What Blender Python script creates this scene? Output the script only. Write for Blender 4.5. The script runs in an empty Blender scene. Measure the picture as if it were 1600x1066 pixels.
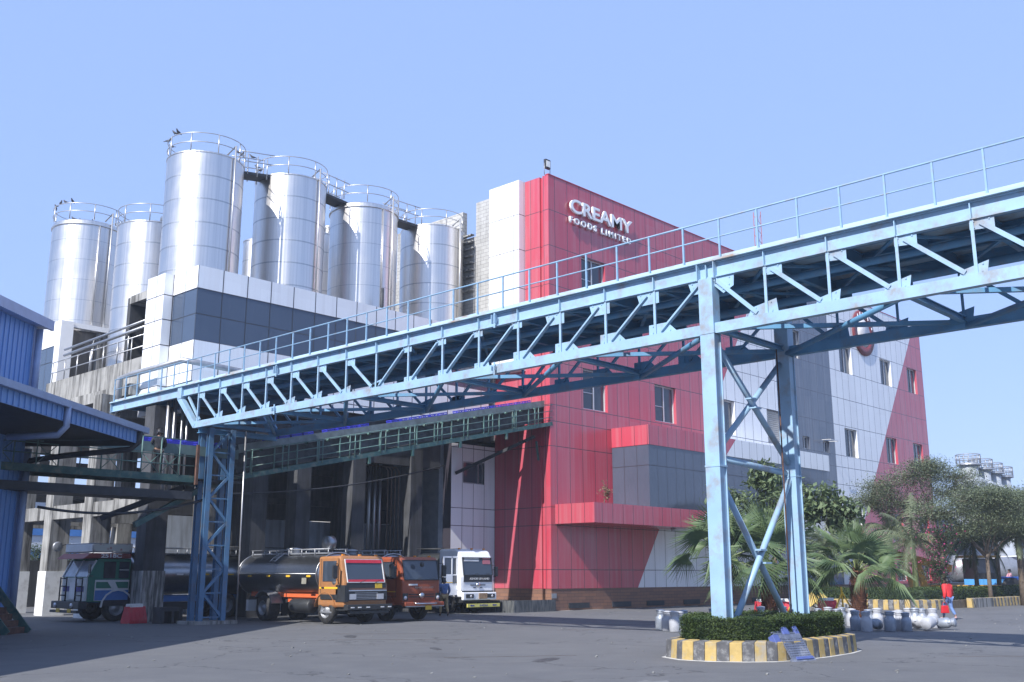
import bpy, math, random
from mathutils import Vector, Matrix
R_=math.radians
random.seed(7)
S=bpy.context.scene
COL=S.collection
# ---------------- camera, world, sun, exposure ----------------
cd=bpy.data.cameras.new('camera'); cam=bpy.data.objects.new('camera',cd); COL.objects.link(cam)
cd.lens=36.41; cd.sensor_width=36; cd.clip_end=3000; cd.clip_start=.1
cam.location=(0,0,1.8); cam.rotation_euler=(R_(90+12.712),0,R_(-46.65))
S.camera=cam
W=bpy.data.worlds.new('World'); S.world=W; W.use_nodes=True
nt=W.node_tree; bg=nt.nodes['Background']
sky=nt.nodes.new('ShaderNodeTexSky'); sky.sky_type='NISHITA'; sky.sun_disc=False
SUN=Vector((1.17,.2,-1.0)).normalized()      # direction the light travels
sky.sun_elevation=R_(40.1); sky.sun_rotation=math.atan2(-SUN.x,-SUN.y)
sky.altitude=0; sky.air_density=1.15; sky.dust_density=.6; sky.ozone_density=2.2
hs=nt.nodes.new('ShaderNodeHueSaturation'); hs.inputs['Saturation'].default_value=1.0; hs.inputs['Value'].default_value=1.0
nt.links.new(sky.outputs[0],hs.inputs['Color'])
mx=nt.nodes.new('ShaderNodeMix'); mx.data_type='RGBA'; mx.inputs[0].default_value=.86; mx.inputs[7].default_value=(1.34,1.96,3.7,1)
nt.links.new(hs.outputs[0],mx.inputs[6]); nt.links.new(mx.outputs[2],bg.inputs[0])
bg.inputs[1].default_value=.15
sl=bpy.data.lights.new('sun','SUN'); sl.energy=3.8; sl.angle=R_(.5); sl.color=(1,.975,.94)
so=bpy.data.objects.new('sun',sl); COL.objects.link(so); so.location=(-30,-10,60)
so.rotation_euler=SUN.to_track_quat('-Z','Y').to_euler()
S.view_settings.view_transform='Standard'; S.view_settings.look='None'; S.view_settings.gamma=1
S.view_settings.exposure=.92
def RF(R,F): return (R*.6865+F*.7271,-R*.7271+F*.6865)
# ---------------- mesh builder ----------------
def link(o,parent=None):
    COL.objects.link(o)
    if parent is not None: o.parent=parent
    return o
def tag(o,label=None,cat=None,group=None,kind=None):
    if label: o['label']=label
    if cat: o['category']=cat
    if group: o['group']=group
    if kind: o['kind']=kind
    return o
def empty(name,loc=(0,0,0),label=None,cat=None,group=None,rz=0):
    o=bpy.data.objects.new(name,None); o.empty_display_size=.2; link(o); o.location=loc; o.rotation_euler=(0,0,rz)
    return tag(o,label,cat,group)
def copy_tree(o,parent=None):
    c=o.copy(); link(c)
    if parent is not None: c.parent=parent
    for ch in list(o.children): copy_tree(ch,c)
    return c
def basis(p,q,up=(0,0,1)):
    d=(Vector(q)-Vector(p)); L=d.length; d/=L
    u=Vector(up)
    if abs(d.dot(u))>.99: u=Vector((0,1,0))
    s=d.cross(u).normalized(); t=s.cross(d).normalized()
    return d,s,t,L
class MB:
    def __init__(m): m.v=[]; m.f=[]; m.s=[]
    def add(m,vs,fs,smooth=False):
        b=len(m.v); m.v+=[tuple(x) for x in vs]; m.f+=[tuple(b+i for i in f) for f in fs]; m.s+=[smooth]*len(fs); return m
    def hexa(m,c,smooth=False):
        return m.add(c,[(0,3,2,1),(4,5,6,7),(0,1,5,4),(1,2,6,5),(2,3,7,6),(3,0,4,7)],smooth)
    def box(m,x0,x1,y0,y1,z0,z1):
        return m.hexa([(x0,y0,z0),(x1,y0,z0),(x1,y1,z0),(x0,y1,z0),(x0,y0,z1),(x1,y0,z1),(x1,y1,z1),(x0,y1,z1)])
    def bar(m,p,q,w,h,up=(0,0,1),off=0):
        d,s,t,L=basis(p,q,up); p=Vector(p)+t*off; q=Vector(q)+t*off; a=s*w/2; b=t*h/2
        return m.hexa([p-a-b,p+a-b,q+a-b,q-a-b,p-a+b,p+a+b,q+a+b,q-a+b])
    def ibar(m,p,q,w,h,t=.025,up=(0,0,1)):
        m.bar(p,q,w,t,up,h/2-t/2); m.bar(p,q,w,t,up,-h/2+t/2); m.bar(p,q,t,h-2*t,up); return m
    def tube(m,pts,r,n=8,r2=None,cap=True):
        pts=[Vector(p) for p in pts]; N=len(pts); rs=r if isinstance(r,(list,tuple)) else [r+( (r2-r)*i/(N-1) if r2 is not None else 0) for i in range(N)]
        vs=[];prev=None
        for i,p in enumerate(pts):
            d=(pts[min(i+1,N-1)]-pts[max(i-1,0)]).normalized()
            if prev is None:
                u=Vector((0,0,1)) if abs(d.z)<.9 else Vector((1,0,0))
                s=d.cross(u).normalized()
            else:
                s=(prev-d*prev.dot(d)).normalized()
            prev=s; t=d.cross(s)
            for k in range(n):
                a=2*math.pi*k/n; vs.append(p+(s*math.cos(a)+t*math.sin(a))*rs[i])
        fs=[]
        for i in range(N-1):
            for k in range(n):
                k2=(k+1)%n; fs.append((i*n+k,i*n+k2,(i+1)*n+k2,(i+1)*n+k))
        m.add(vs,fs,True)
        if cap:
            b=len(m.v)-len(vs); m.f.append(tuple(b+k for k in range(n))[::-1]); m.f.append(tuple(b+(N-1)*n+k for k in range(n))); m.s+=[False,False]
        return m
    def lathe(m,prof,c,n=24,axis='z',smooth=True,cap=False):
        vs=[]
        for r,h in prof:
            for k in range(n):
                a=2*math.pi*k/n; x,y=r*math.cos(a),r*math.sin(a)
                vs.append({'z':(c[0]+x,c[1]+y,c[2]+h),'x':(c[0]+h,c[1]+x,c[2]+y),'y':(c[0]+y,c[1]+h,c[2]+x)}[axis])
        fs=[(i*n+k,i*n+(k+1)%n,(i+1)*n+(k+1)%n,(i+1)*n+k) for i in range(len(prof)-1) for k in range(n)]
        m.add(vs,fs,smooth)
        if cap:
            b=len(m.v)-len(vs); m.f.append(tuple(b+k for k in range(n))[::-1]); m.f.append(tuple(b+(len(prof)-1)*n+k for k in range(n))); m.s+=[False,False]
        return m
    def prism(m,poly,axis,a,b):
        def P(u,v,w): return {'x':(w,u,v),'y':(u,w,v),'z':(u,v,w)}[axis]
        n=len(poly); vs=[P(u,v,a) for u,v in poly]+[P(u,v,b) for u,v in poly]
        fs=[tuple(range(n)),tuple(range(2*n-1,n-1,-1))]+[(i,i+n,(i+1)%n+n,(i+1)%n) for i in range(n)]
        return m.add(vs,fs)
    def wall(m,axis,c,a0,a1,z0,z1,holes,depth,back=True):
        # thin wall sheet with openings; axis 'y': plane Y=c spanned by X,Z ; 'x': plane X=c spanned by Y,Z; depth>0 goes inwards
        As=sorted({a0,a1}|{h for o in holes for h in o[:2]}); Zs=sorted({z0,z1}|{h for o in holes for h in o[2:]})
        def P(a,z,d): return (a,c+d,z) if axis=='y' else (c+d,a,z)
        for i in range(len(As)-1):
            for j in range(len(Zs)-1):
                ca,cz=(As[i]+As[i+1])/2,(Zs[j]+Zs[j+1])/2
                if any(h[0]<ca<h[1] and h[2]<cz<h[3] for h in holes): continue
                q=[P(As[i],Zs[j],0),P(As[i+1],Zs[j],0),P(As[i+1],Zs[j+1],0),P(As[i],Zs[j+1],0)]
                m.add(q,[(0,1,2,3)] if axis=='y' else [(3,2,1,0)])
        for h in holes:
            x0,x1,y0,y1=h
            cs=[(x0,y0),(x1,y0),(x1,y1),(x0,y1)]
            for k in range(4):
                a,b=cs[k],cs[(k+1)%4]
                m.add([P(*a,0),P(*b,0),P(*b,depth),P(*a,depth)],[(0,1,2,3)])
        return m
    def build(m,name,mat,parent=None,label=None,cat=None,group=None,kind=None,loc=None,bevel=0,sub=0):
        me=bpy.data.meshes.new(name); me.from_pydata(m.v,[],m.f); me.materials.append(mat)
        me.polygons.foreach_set('use_smooth',m.s); me.update()
        o=bpy.data.objects.new(name,me); link(o,parent)
        if loc is not None: o.location=loc
        if bevel:
            b=o.modifiers.new('bevel','BEVEL'); b.width=bevel; b.segments=2; b.limit_method='ANGLE'
        return tag(o,label,cat,group,kind)
# ---------------- materials ----------------
class NB:
    def __init__(s,name):
        s.mat=bpy.data.materials.new(name); s.mat.use_nodes=True; s.nt=s.mat.node_tree; s.b=s.nt.nodes['Principled BSDF']
    def n(s,t,**k):
        x=s.nt.nodes.new(t)
        for a,b in k.items(): setattr(x,a,b)
        return x
    def l(s,a,b): s.nt.links.new(a,b)
    def coord(s,scale=None,obj=True):
        tc=s.n('ShaderNodeTexCoord'); o=tc.outputs['Object']
        if scale:
            mp=s.n('ShaderNodeMapping'); mp.inputs['Scale'].default_value=scale; s.l(o,mp.inputs[0]); o=mp.outputs[0]
        return o
    def noise(s,scale,detail=4,co=None,rough=.55):
        x=s.n('ShaderNodeTexNoise'); x.inputs['Scale'].default_value=scale; x.inputs['Detail'].default_value=detail; x.inputs['Roughness'].default_value=rough
        s.l(co if co is not None else s.coord(),x.inputs['Vector']); return x.outputs['Fac']
    def m(s,op,a,b=None,c=None):
        x=s.n('ShaderNodeMath',operation=op)
        for i,v in enumerate((a,b,c)):
            if v is None: continue
            if isinstance(v,(int,float)): x.inputs[i].default_value=v
            else: s.l(v,x.inputs[i])
        return x.outputs[0]
    def ramp(s,fac,lo,hi):
        x=s.n('ShaderNodeMapRange'); x.inputs[1].default_value=lo; x.inputs[2].default_value=hi; s.l(fac,x.inputs[0]); return x.outputs[0]
    def mix(s,fac,a,b):
        x=s.n('ShaderNodeMix',data_type='RGBA')
        if isinstance(fac,(int,float)): x.inputs[0].default_value=fac
        else: s.l(fac,x.inputs[0])
        for i,v in ((6,a),(7,b)):
            if isinstance(v,tuple): x.inputs[i].default_value=(*v[:3],1)
            else: s.l(v,x.inputs[i])
        return x.outputs[2]
    def set(s,**k):
        for a,v in k.items():
            i=s.b.inputs[{'col':'Base Color','rough':'Roughness','metal':'Metallic','spec':'Specular IOR Level','alpha':'Alpha'}.get(a,a)]
            if isinstance(v,tuple): i.default_value=(*v[:3],1)
            elif isinstance(v,(int,float)): i.default_value=v
            else: s.l(v,i)
    def bump(s,h,strength=.3,dist=.02):
        x=s.n('ShaderNodeBump'); x.inputs['Strength'].default_value=strength; x.inputs['Distance'].default_value=dist
        s.l(h,x.inputs['Height']); s.l(x.outputs[0],s.b.inputs['Normal'])
def mat(name,c,rough=.6,metal=0,var=.15,scale=3,dirt=None,damt=.5,dscale=1.5,bump=0,bscale=30,spec=.5,streak=False):
    n=NB(name); f=n.noise(scale)
    dk=tuple(x*(1-var) for x in c); lt=tuple(min(1,x*(1+var)) for x in c)
    col=n.mix(n.ramp(f,.3,.7),dk,lt)
    if dirt:
        g=n.noise(dscale,6,n.coord((4,4,.35)) if streak else None,.65)
        col=n.mix(n.m('MULTIPLY',n.ramp(g,.44 if streak else .5,.64 if streak else .72),damt),col,dirt)
    n.set(col=col,rough=rough,metal=metal,spec=spec)
    if bump: n.bump(n.noise(bscale,3),bump)
    return n.mat
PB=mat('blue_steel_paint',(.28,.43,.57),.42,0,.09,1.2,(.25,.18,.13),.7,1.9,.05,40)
PBd=mat('weathered_shaded_blue_steel_paint',(.10,.26,.43),.5,0,.15,1.2,(.2,.16,.12),.5,2.5,.05,40)  # darker bridge blue for far and under members, shade put in the colour
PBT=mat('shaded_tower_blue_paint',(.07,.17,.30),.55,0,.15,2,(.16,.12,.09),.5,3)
RUST=mat('rust',(.10,.05,.035),.85,0,.4,6)
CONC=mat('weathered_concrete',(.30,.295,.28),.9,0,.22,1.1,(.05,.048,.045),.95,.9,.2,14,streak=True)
CONCD=mat('sooty_shaded_concrete',(.058,.06,.066),.9,0,.3,1.2,(.03,.03,.03),.8,.9,.2,14,streak=True)  # soot on the black column; elsewhere bay shade put into the dark base
WASH=mat('whitewashed_concrete',(.72,.72,.7),.9,0,.08,2,(.35,.33,.3),.6,2.5,.2,14)
BLACK=mat('black_rubber',(.022,.022,.024),.75,0,.3,8,(.1,.09,.075),.6,3)
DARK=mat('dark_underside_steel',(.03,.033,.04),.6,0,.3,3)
DKGREEN=mat('faded_green_steel_paint',(.035,.10,.095),.6,0,.3,3,(.2,.15,.1),.6,3)
GREEN=mat('pale_green_steel_paint',(.10,.19,.17),.55,0,.2,4,(.25,.2,.15),.4,3)
CHROME=mat('bright_metal',(.6,.6,.6),.3,1,.1,6)
GREYM=mat('grey_metal',(.33,.34,.36),.45,.6,.15,4)
def steel(name,c=(.66,.67,.68),rough=.3,brush=(7,7,.06)):
    n=NB(name); co=n.coord(brush); f=n.noise(1.6,2,co,.6); g=n.noise(1.2,2)
    n.set(col=n.mix(n.ramp(f,.3,.75),tuple(x*.82 for x in c),c),metal=1.0,rough=n.m('ADD',n.m('MULTIPLY',f,.16),n.m('ADD',n.m('MULTIPLY',g,.14),rough-.14)))
    n.bump(n.m('ADD',n.m('MULTIPLY',n.noise(1.1,2,n.coord((1.6,1.6,.12)) ),1.0),n.m('MULTIPLY',n.noise(.7,1),1.0)),.22,.06); return n.mat
STEEL=steel('brushed_stainless_steel',(.76,.735,.71),.35); STEEL2=steel('dull_stainless_steel',(.5,.51,.52),.42)
PBR=mat('blue_rail_paint',(.22,.36,.50),.5,0,.12,2,(.26,.17,.11),.6,3)  # bridge blue darkened for the rails, their shade put into the colour
RAILM=mat('galvanised_rail',(.5,.5,.5),.4,.8,.1,3)
def glass(name,c,rough=.08,spec=.7):
    n=NB(name); f=n.noise(.45,2); n.set(col=n.mix(f,tuple(x*.7 for x in c),c),rough=rough,spec=spec,metal=0.0); n.bump(f,.05,.15); return n.mat
GL=glass('tinted_window_glass',(.045,.06,.085)); GLW=glass('windscreen_glass',(.05,.065,.09),.05)
FR=mat('aluminium_frame',(.62,.62,.62),.4,.3,.05,3)
RED=(.47,.04,.07); WHT=(.80,.81,.82); GLZ=(.07,.085,.12)
def facade(name,kind):
    # aluminium cladding: panel joints are part of the cladding; colour zones follow the painted diagonals
    n=NB(name); sp=n.n('ShaderNodeSeparateXYZ'); n.l(n.coord(),sp.inputs[0]); X,Y,Z=sp.outputs
    def joint(co,off,step,w):
        fr=n.m('FRACT',n.m('DIVIDE',n.m('SUBTRACT',co,off-w/2),step)); return n.m('LESS_THAN',fr,w/step)
    def zj(zs,w=.035):
        r=None
        for z in zs:
            c=n.m('LESS_THAN',n.m('ABSOLUTE',n.m('SUBTRACT',Z,z)),w/2); r=c if r is None else n.m('MAXIMUM',r,c)
        return r
    zs=[21.47,19.42,17.2,15.05,12.93,10.6,9.72,8.4,5.22,4.3,2.05]
    if kind=='right':
        lo=n.m('LESS_THAN',X,n.m('MULTIPLY_ADD',Z,.673,48.05-.673*1.1)); hi=n.m('LESS_THAN',X,n.m('MULTIPLY_ADD',Z,.66,55.52-.66*10.53))
        up=n.m('GREATER_THAN',Z,6.0)
        r1=n.m('ADD',n.m('MULTIPLY',lo,n.m('SUBTRACT',1,up)),n.m('MULTIPLY',hi,up))
        r2=n.m('GREATER_THAN',X,n.m('MULTIPLY_ADD',Z,.7186,79.98-.7186*9.64))
        red=n.m('MAXIMUM',r1,r2); base=n.mix(red,WHT,RED)
        gl=n.m('MULTIPLY',n.m('GREATER_THAN',X,66.2),n.m('LESS_THAN',X,73.2)); base=n.mix(gl,base,GLZ)
        J=n.m('MAXIMUM',joint(X,41.25,1.06,.035),zj(zs)); rough=n.m('SUBTRACT',.26,n.m('MULTIPLY',gl,.14))
    elif kind=='return':
        base=n.mix(0.0,RED,RED); J=n.m('MAXIMUM',joint(Y,37.0,.98,.03),zj(zs)); rough=.36
    elif kind=='white_y':
        base=n.mix(0.0,WHT,WHT); J=n.m('MAXIMUM',joint(X,37.43,.82,.03),zj(zs)); rough=.4
    elif kind=='white_tower':
        base=n.mix(0.0,(.8,.81,.83),WHT); J=n.m('MAXIMUM',joint(n.m('ADD',X,Y),77.63+.42,1.06,.03),zj(zs)); rough=.4
    elif kind=='ribbon':
        base=n.mix(0.0,WHT,WHT); J=n.m('MAXIMUM',joint(n.m('SUBTRACT',X,n.m('MULTIPLY',Y,1.19)),22.17-39.72*1.19,1.245,.05),zj([13.97,12.84,11.68,9.84],.045)); rough=.4
    elif kind=='box':
        up=n.m('GREATER_THAN',Z,7.0); red=n.m('ADD',n.m('MULTIPLY',up,n.m('LESS_THAN',X,n.m('MULTIPLY_ADD',Z,1.1,53.78-8.8*1.1))),n.m('MULTIPLY',n.m('SUBTRACT',1,up),n.m('LESS_THAN',X,n.m('MULTIPLY_ADD',Z,.8,50.5-3.5))))
        base=n.mix(red,WHT,RED); J=joint(n.m('ADD',X,Y),46.0+33.1,.87,.03); rough=.27
    f=n.noise(1.3,4,n.coord((4,4,.14))); g=n.noise(.35,3)
    wn=n.n('ShaderNodeTexWhiteNoise'); cbx=n.n('ShaderNodeCombineXYZ'); n.l(n.m('FLOOR',n.m('DIVIDE',n.m('SUBTRACT',X,41.25),1.06)),cbx.inputs[0]); n.l(n.m('FLOOR',n.m('DIVIDE',n.m('SUBTRACT',Y,37.0),.98)),cbx.inputs[1]); n.l(n.m('FLOOR',n.m('DIVIDE',Z,2.08)),cbx.inputs[2]); n.l(cbx.outputs[0],wn.inputs['Vector'])
    base=n.mix(n.m('MULTIPLY',wn.outputs['Value'],.10),base,(.34,.32,.34))
    tint=n.mix(n.m('MULTIPLY',n.ramp(f,.45,.75),.42),base,n.mix(.45,base,(.42,.38,.38)))
    tint=n.mix(n.m('MULTIPLY',n.ramp(g,.4,.75),.08),tint,(.3,.3,.33))
    col=n.mix(J,tint,(.035,.03,.04)); n.set(col=col,rough=rough,spec=.95)
    n.bump(n.m('SUBTRACT',n.m('MULTIPLY',n.noise(.8,2),.5),n.m('MULTIPLY',J,1.0)),.25,.02)
    return n.mat
FR_=facade('diagonal_red_white_cladding','right'); FRET=facade('red_cladding','return'); FWY=facade('white_cladding','white_y')
FWT=facade('white_tower_cladding','white_tower'); FRB=facade('white_ribbon_cladding','ribbon'); FBX=facade('red_white_box_cladding','box')
def brick():
    n=NB('brown_stone_plinth'); tc=n.coord(); sp=n.n('ShaderNodeSeparateXYZ'); n.l(tc,sp.inputs[0])
    cb=n.n('ShaderNodeCombineXYZ'); n.l(n.m('ADD',sp.outputs[0],sp.outputs[1]),cb.inputs[0]); n.l(sp.outputs[2],cb.inputs[1])
    b=n.n('ShaderNodeTexBrick'); n.l(cb.outputs[0],b.inputs[0]); b.inputs['Scale'].default_value=1; b.inputs['Brick Width'].default_value=.6; b.inputs['Row Height'].default_value=.17; b.inputs['Mortar Size'].default_value=.008
    b.inputs['Color1'].default_value=(.17,.085,.06,1); b.inputs['Color2'].default_value=(.25,.12,.07,1); b.inputs['Mortar'].default_value=(.04,.03,.03,1)
    n.set(col=n.mix(n.m('MULTIPLY',n.noise(4,4),.4),b.outputs[0],(.2,.13,.1)),rough=.6); n.bump(b.outputs[1],-.4,.02); return n.mat
BRK=brick()
def asphalt():
    n=NB('worn_asphalt'); a=n.noise(.09,5,None,.6); b=n.noise(1.1,6,None,.7); c=n.noise(28,3,None,.8); st=n.noise(.5,6,n.coord((1,.35,1)),.7)
    col=n.mix(n.ramp(a,.35,.65),(.112,.114,.12),(.142,.143,.148)); col=n.mix(n.m('MULTIPLY',n.ramp(b,.45,.75),.45),col,(.19,.188,.184))
    col=n.mix(n.m('MULTIPLY',n.ramp(st,.60,.70),.45),col,(.065,.065,.068)); col=n.mix(n.m('MULTIPLY',n.ramp(c,.42,.62),.45),col,(.08,.08,.08))
    v=n.n('ShaderNodeTexVoronoi',feature='DISTANCE_TO_EDGE'); v.inputs['Scale'].default_value=.13
    dv=n.n('ShaderNodeVectorMath',operation='ADD'); nx=n.n('ShaderNodeTexNoise'); nx.inputs['Scale'].default_value=.8; nx.inputs['Detail'].default_value=6; n.l(n.coord(),nx.inputs[0]); 
    sc=n.n('ShaderNodeVectorMath',operation='SCALE'); sc.inputs['Scale'].default_value=2.5; n.l(nx.outputs['Color'],sc.inputs[0]); n.l(sc.outputs[0],dv.inputs[0]); n.l(n.coord(),dv.inputs[1]); n.l(dv.outputs[0],v.inputs['Vector'])
    cr=n.m('LESS_THAN',v.outputs['Distance'],.0035); col=n.mix(n.m('MULTIPLY',cr,.7),col,(.04,.04,.042))
    n.set(col=col,rough=.82,spec=.35); n.bump(n.m('ADD',n.m('MULTIPLY',c,.4),b),.35,.02); return n.mat
ASPH=asphalt()
DUST=mat('pale_dust',(.5,.49,.46),.95,0,.2,6)
def leafm(name,c,c2,sc=1.3):
    n=NB(name); f=n.noise(sc,3); g=n.noise(14,2)
    col=n.mix(n.ramp(f,.35,.65),c,c2); col=n.mix(n.m('MULTIPLY',g,.35),col,tuple(x*1.5 for x in c2)); n.set(col=col,rough=.5,spec=.4)
    tr=n.n('ShaderNodeBsdfTranslucent'); n.l(col,tr.inputs[0]); mx=n.n('ShaderNodeMixShader'); mx.inputs[0].default_value=.28
    n.l(n.b.outputs[0],mx.inputs[1]); n.l(tr.outputs[0],mx.inputs[2]); n.l(mx.outputs[0],n.nt.nodes['Material Output'].inputs[0]); return n.mat
LF_H=leafm('hedge_leaves',(.03,.06,.02),(.085,.12,.035),3); LF_P=leafm('palm_leaves',(.07,.12,.06),(.15,.21,.10)); LF_B=leafm('broad_leaves',(.08,.12,.065),(.17,.22,.11))
LF_A=leafm('feathery_leaves',(.10,.13,.075),(.19,.22,.13)); LF_D=leafm('dark_leaves',(.03,.055,.03),(.07,.1,.05)); LF_DRY=leafm('dry_leaves',(.16,.13,.08),(.25,.2,.12))
BARK=mat('bark',(.13,.1,.075),.9,0,.3,8); PBARK=mat('red_brown_palm_bark',(.17,.075,.045),.95,0,.5,9,(.05,.03,.025),.7,12,.6,25); GBARK=mat('green_palm_stem',(.2,.24,.09),.6,0,.2,5)
def text(name,body,size,loc,rot,m,parent=None,ext=.01,offset=0,sx=1,align='LEFT',space=1):
    cu=bpy.data.curves.new(name,'FONT'); cu.body=body; cu.size=size; cu.extrude=ext; cu.offset=offset; cu.align_x=align; cu.space_character=space
    t=bpy.data.objects.new(name+'_src',cu); COL.objects.link(t); bpy.context.view_layer.update()
    me=bpy.data.meshes.new_from_object(t); COL.objects.unlink(t); bpy.data.objects.remove(t)
    me.materials.clear(); me.materials.append(m); o=bpy.data.objects.new(name,me); link(o,parent); o.location=loc; o.rotation_euler=rot; o.scale=(sx,1,1); return o
def blockwork():
    n=NB('concrete_blockwork'); sp=n.n('ShaderNodeSeparateXYZ'); n.l(n.coord(),sp.inputs[0]); cb=n.n('ShaderNodeCombineXYZ'); n.l(n.m('ADD',sp.outputs[0],sp.outputs[1]),cb.inputs[0]); n.l(sp.outputs[2],cb.inputs[1])
    b=n.n('ShaderNodeTexBrick'); n.l(cb.outputs[0],b.inputs[0]); b.inputs['Scale'].default_value=1; b.inputs['Brick Width'].default_value=.45; b.inputs['Row Height'].default_value=.22; b.inputs['Mortar Size'].default_value=.012
    b.inputs['Color1'].default_value=(.36,.355,.34,1); b.inputs['Color2'].default_value=(.42,.415,.40,1); b.inputs['Mortar'].default_value=(.2,.195,.19,1)
    g=n.noise(.8,5,n.coord((3,3,.4)),.65); n.set(col=n.mix(n.m('MULTIPLY',n.ramp(g,.5,.72),.6),b.outputs[0],(.12,.115,.11)),rough=.9); n.bump(b.outputs[1],-.3,.02); return n.mat
BLKW=blockwork()
#@@ GROUND
MB().box(-250,400,-250,400,-.5,0).build('ground',ASPH,kind='structure')
#@@ MAIN BUILDING
def window(parent,axis,c,a0,a1,z0,z1,depth=.18,split=.5,name='window',fm=None,panes=2,extra_bar=False):
    fm=fm or FR
    f=MB(); t=.07
    def bx(mb,u0,u1,w0,w1,d0,d1):
        if axis=='y': mb.box(u0,u1,c+d0,c+d1,w0,w1)
        else: mb.box(c+d0,c+d1,u0,u1,w0,w1)
    bx(f,a0,a1,z0,z0+t,depth-.06,depth); bx(f,a0,a1,z1-t,z1,depth-.06,depth)
    bx(f,a0,a0+t,z0+t,z1-t,depth-.06,depth); bx(f,a1-t,a1,z0+t,z1-t,depth-.06,depth)
    s=a0+(a1-a0)*split; bx(f,s-.04,s+.04,z0+t,z1-t,depth-.063,depth-.003)
    if extra_bar: bx(f,a0+t,s-.04,z0+(z1-z0)*.42,z0+(z1-z0)*.42+.04,depth-.05,depth-.01)
    o=f.build(name,fm,parent); g=MB(); bx(g,a0+.01,a1-.01,z0+.01,z1-.01,depth,depth+.02); g.build('pane',GL,o); return o
B=empty('factory_building',(40.72,35.68,0),'tall red and white panelled factory block with painted diagonals and a dark glass strip','building')
# parts keep world coordinates, so parents sit at the origin
B.location=(0,0,0)
H=23.5
wins=[(43.49,45.66,17.2,19.4),(43.49,45.66,10.68,12.93),(50.2,52.4,10.72,12.93),(57.0,59.16,10.72,12.93),(63.3,65.35,10.6,12.92),(66.6,68.6,17.2,19.3),(74.95,77.05,17.2,19.38),(74.95,77.05,10.6,12.8),(82.3,84.4,17.2,19.38),(82.3,84.4,10.68,12.82),(87.7,89.7,17.2,19.38),(87.7,89.7,10.6,12.8),
 (68.2,69.25,10.65,11.55),(71.3,72.3,10.63,11.5),(74.9,77.0,4.4,6.6),(82.3,84.4,4.4,6.6),(87.7,89.7,4.4,6.6),(82.6,84.6,1.3,2.85),(87.3,89.3,1.3,2.85)]
wl=MB(); wl.wall('y',35.68,41.2,91.1,1.10,H,[(a,b,c,d) for a,b,c,d in wins],.26); wl.add([(41.2,35.68,H),(91.1,35.68,H),(91.1,41.3,H),(41.2,41.3,H)],[(0,1,2,3)])
wl.add([(91.1,35.68,1.1),(91.1,41.3,1.1),(91.1,41.3,H),(91.1,35.68,H)],[(0,1,2,3)]); wl.build('front_wall',FR_,B)
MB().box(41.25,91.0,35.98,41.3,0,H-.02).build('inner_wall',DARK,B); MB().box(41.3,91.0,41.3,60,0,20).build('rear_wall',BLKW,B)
r=MB(); r.box(40.72,41.2,35.68,36.12,1.1,H); r.box(40.84,41.2,36.12,36.32,1.1,H-.05); r.box(40.72,41.3,36.32,39.72,1.1,H); r.build('side_wall',FRET,B)
p=MB(); p.box(40.75,41.22,35.71,36.12,0,1.1); p.box(40.75,41.22,36.32,39.7,0,1.1); p.box(41.22,91.05,35.71,35.95,0,1.1); p.build('plinth',BRK,B)
c=MB(); c.box(40.70,91.15,35.65,35.9,H,H+.05); c.build('coping',mat('red_coping',(.4,.03,.05),.5),B)
for i,(a,b,c0,d) in enumerate(wins):
    if i==4:
        w=MB()
        for k in range(16): w.bar((a,35.86,c0+.08+k*.14),(b,35.86,c0+.08+k*.14),.1,.03,(0,-.5,.8))
        w.box(a,b,35.93,35.95,c0,d); w.build('louvre',FR,B); continue
    window(B,'y',35.68,a,b,c0,d,depth=.24,split=.52,extra_bar=(i<3))
sash=MB(); sash.box(71.1,72.3,34.95,35.0,11.45,11.5); sash.bar((71.15,34.97,11.5),(71.15,35.7,11.52),.04,.04); sash.bar((72.25,34.97,11.45),(72.25,35.7,11.5),.04,.04); sash.build('open_sash',FR,B)
for a in (42.07,45.71,48.85,52.5,56.3,60.2): MB().box(a,a+1.66,35.66,35.72,.1,.37).build('vent_grille',DARK,B)
MB().box(40.76,41.12,35.68,35.72,.62,.86).build('junction_box',GREYM,B)
# projecting glazed box
MB().box(45.90,66.9,33.12,35.66,8.72,9.8).build('box_fascia',FBX,B)
gb=NB('curtain_wall_glass'); sp=gb.n('ShaderNodeSeparateXYZ'); gb.l(gb.coord(),sp.inputs[0]); U=gb.m('ADD',sp.outputs[0],sp.outputs[1])
fr=gb.m('FRACT',gb.m('DIVIDE',gb.m('SUBTRACT',U,79.0),.87)); j=gb.m('LESS_THAN',fr,.04); zz=gb.m('LESS_THAN',gb.m('ABSOLUTE',gb.m('SUBTRACT',sp.outputs[2],7.6)),.02); jj=gb.m('MAXIMUM',j,zz)
ns=gb.noise(.5,3); gb.set(col=gb.mix(jj,gb.mix(ns,(.05,.065,.095),(.085,.10,.14)),(.02,.02,.03)),rough=gb.m('ADD',.06,gb.m('MULTIPLY',jj,.4)),spec=.8); gb.bump(ns,.08,.1); CW=gb.mat
MB().box(45.93,66.5,33.16,35.66,5.35,8.72).build('glazed_box',CW,B)
MB().box(41.05,66.4,33.07,35.67,4.36,5.36).build('canopy',FBX,B)
for x in (49.5,54.5,59.5): MB().lathe([(.02,0),(.16,0),(.1,-.14),(.03,-.16)],(x,34.2,4.35),12).build('canopy_lamp',GREYM,B)
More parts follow.
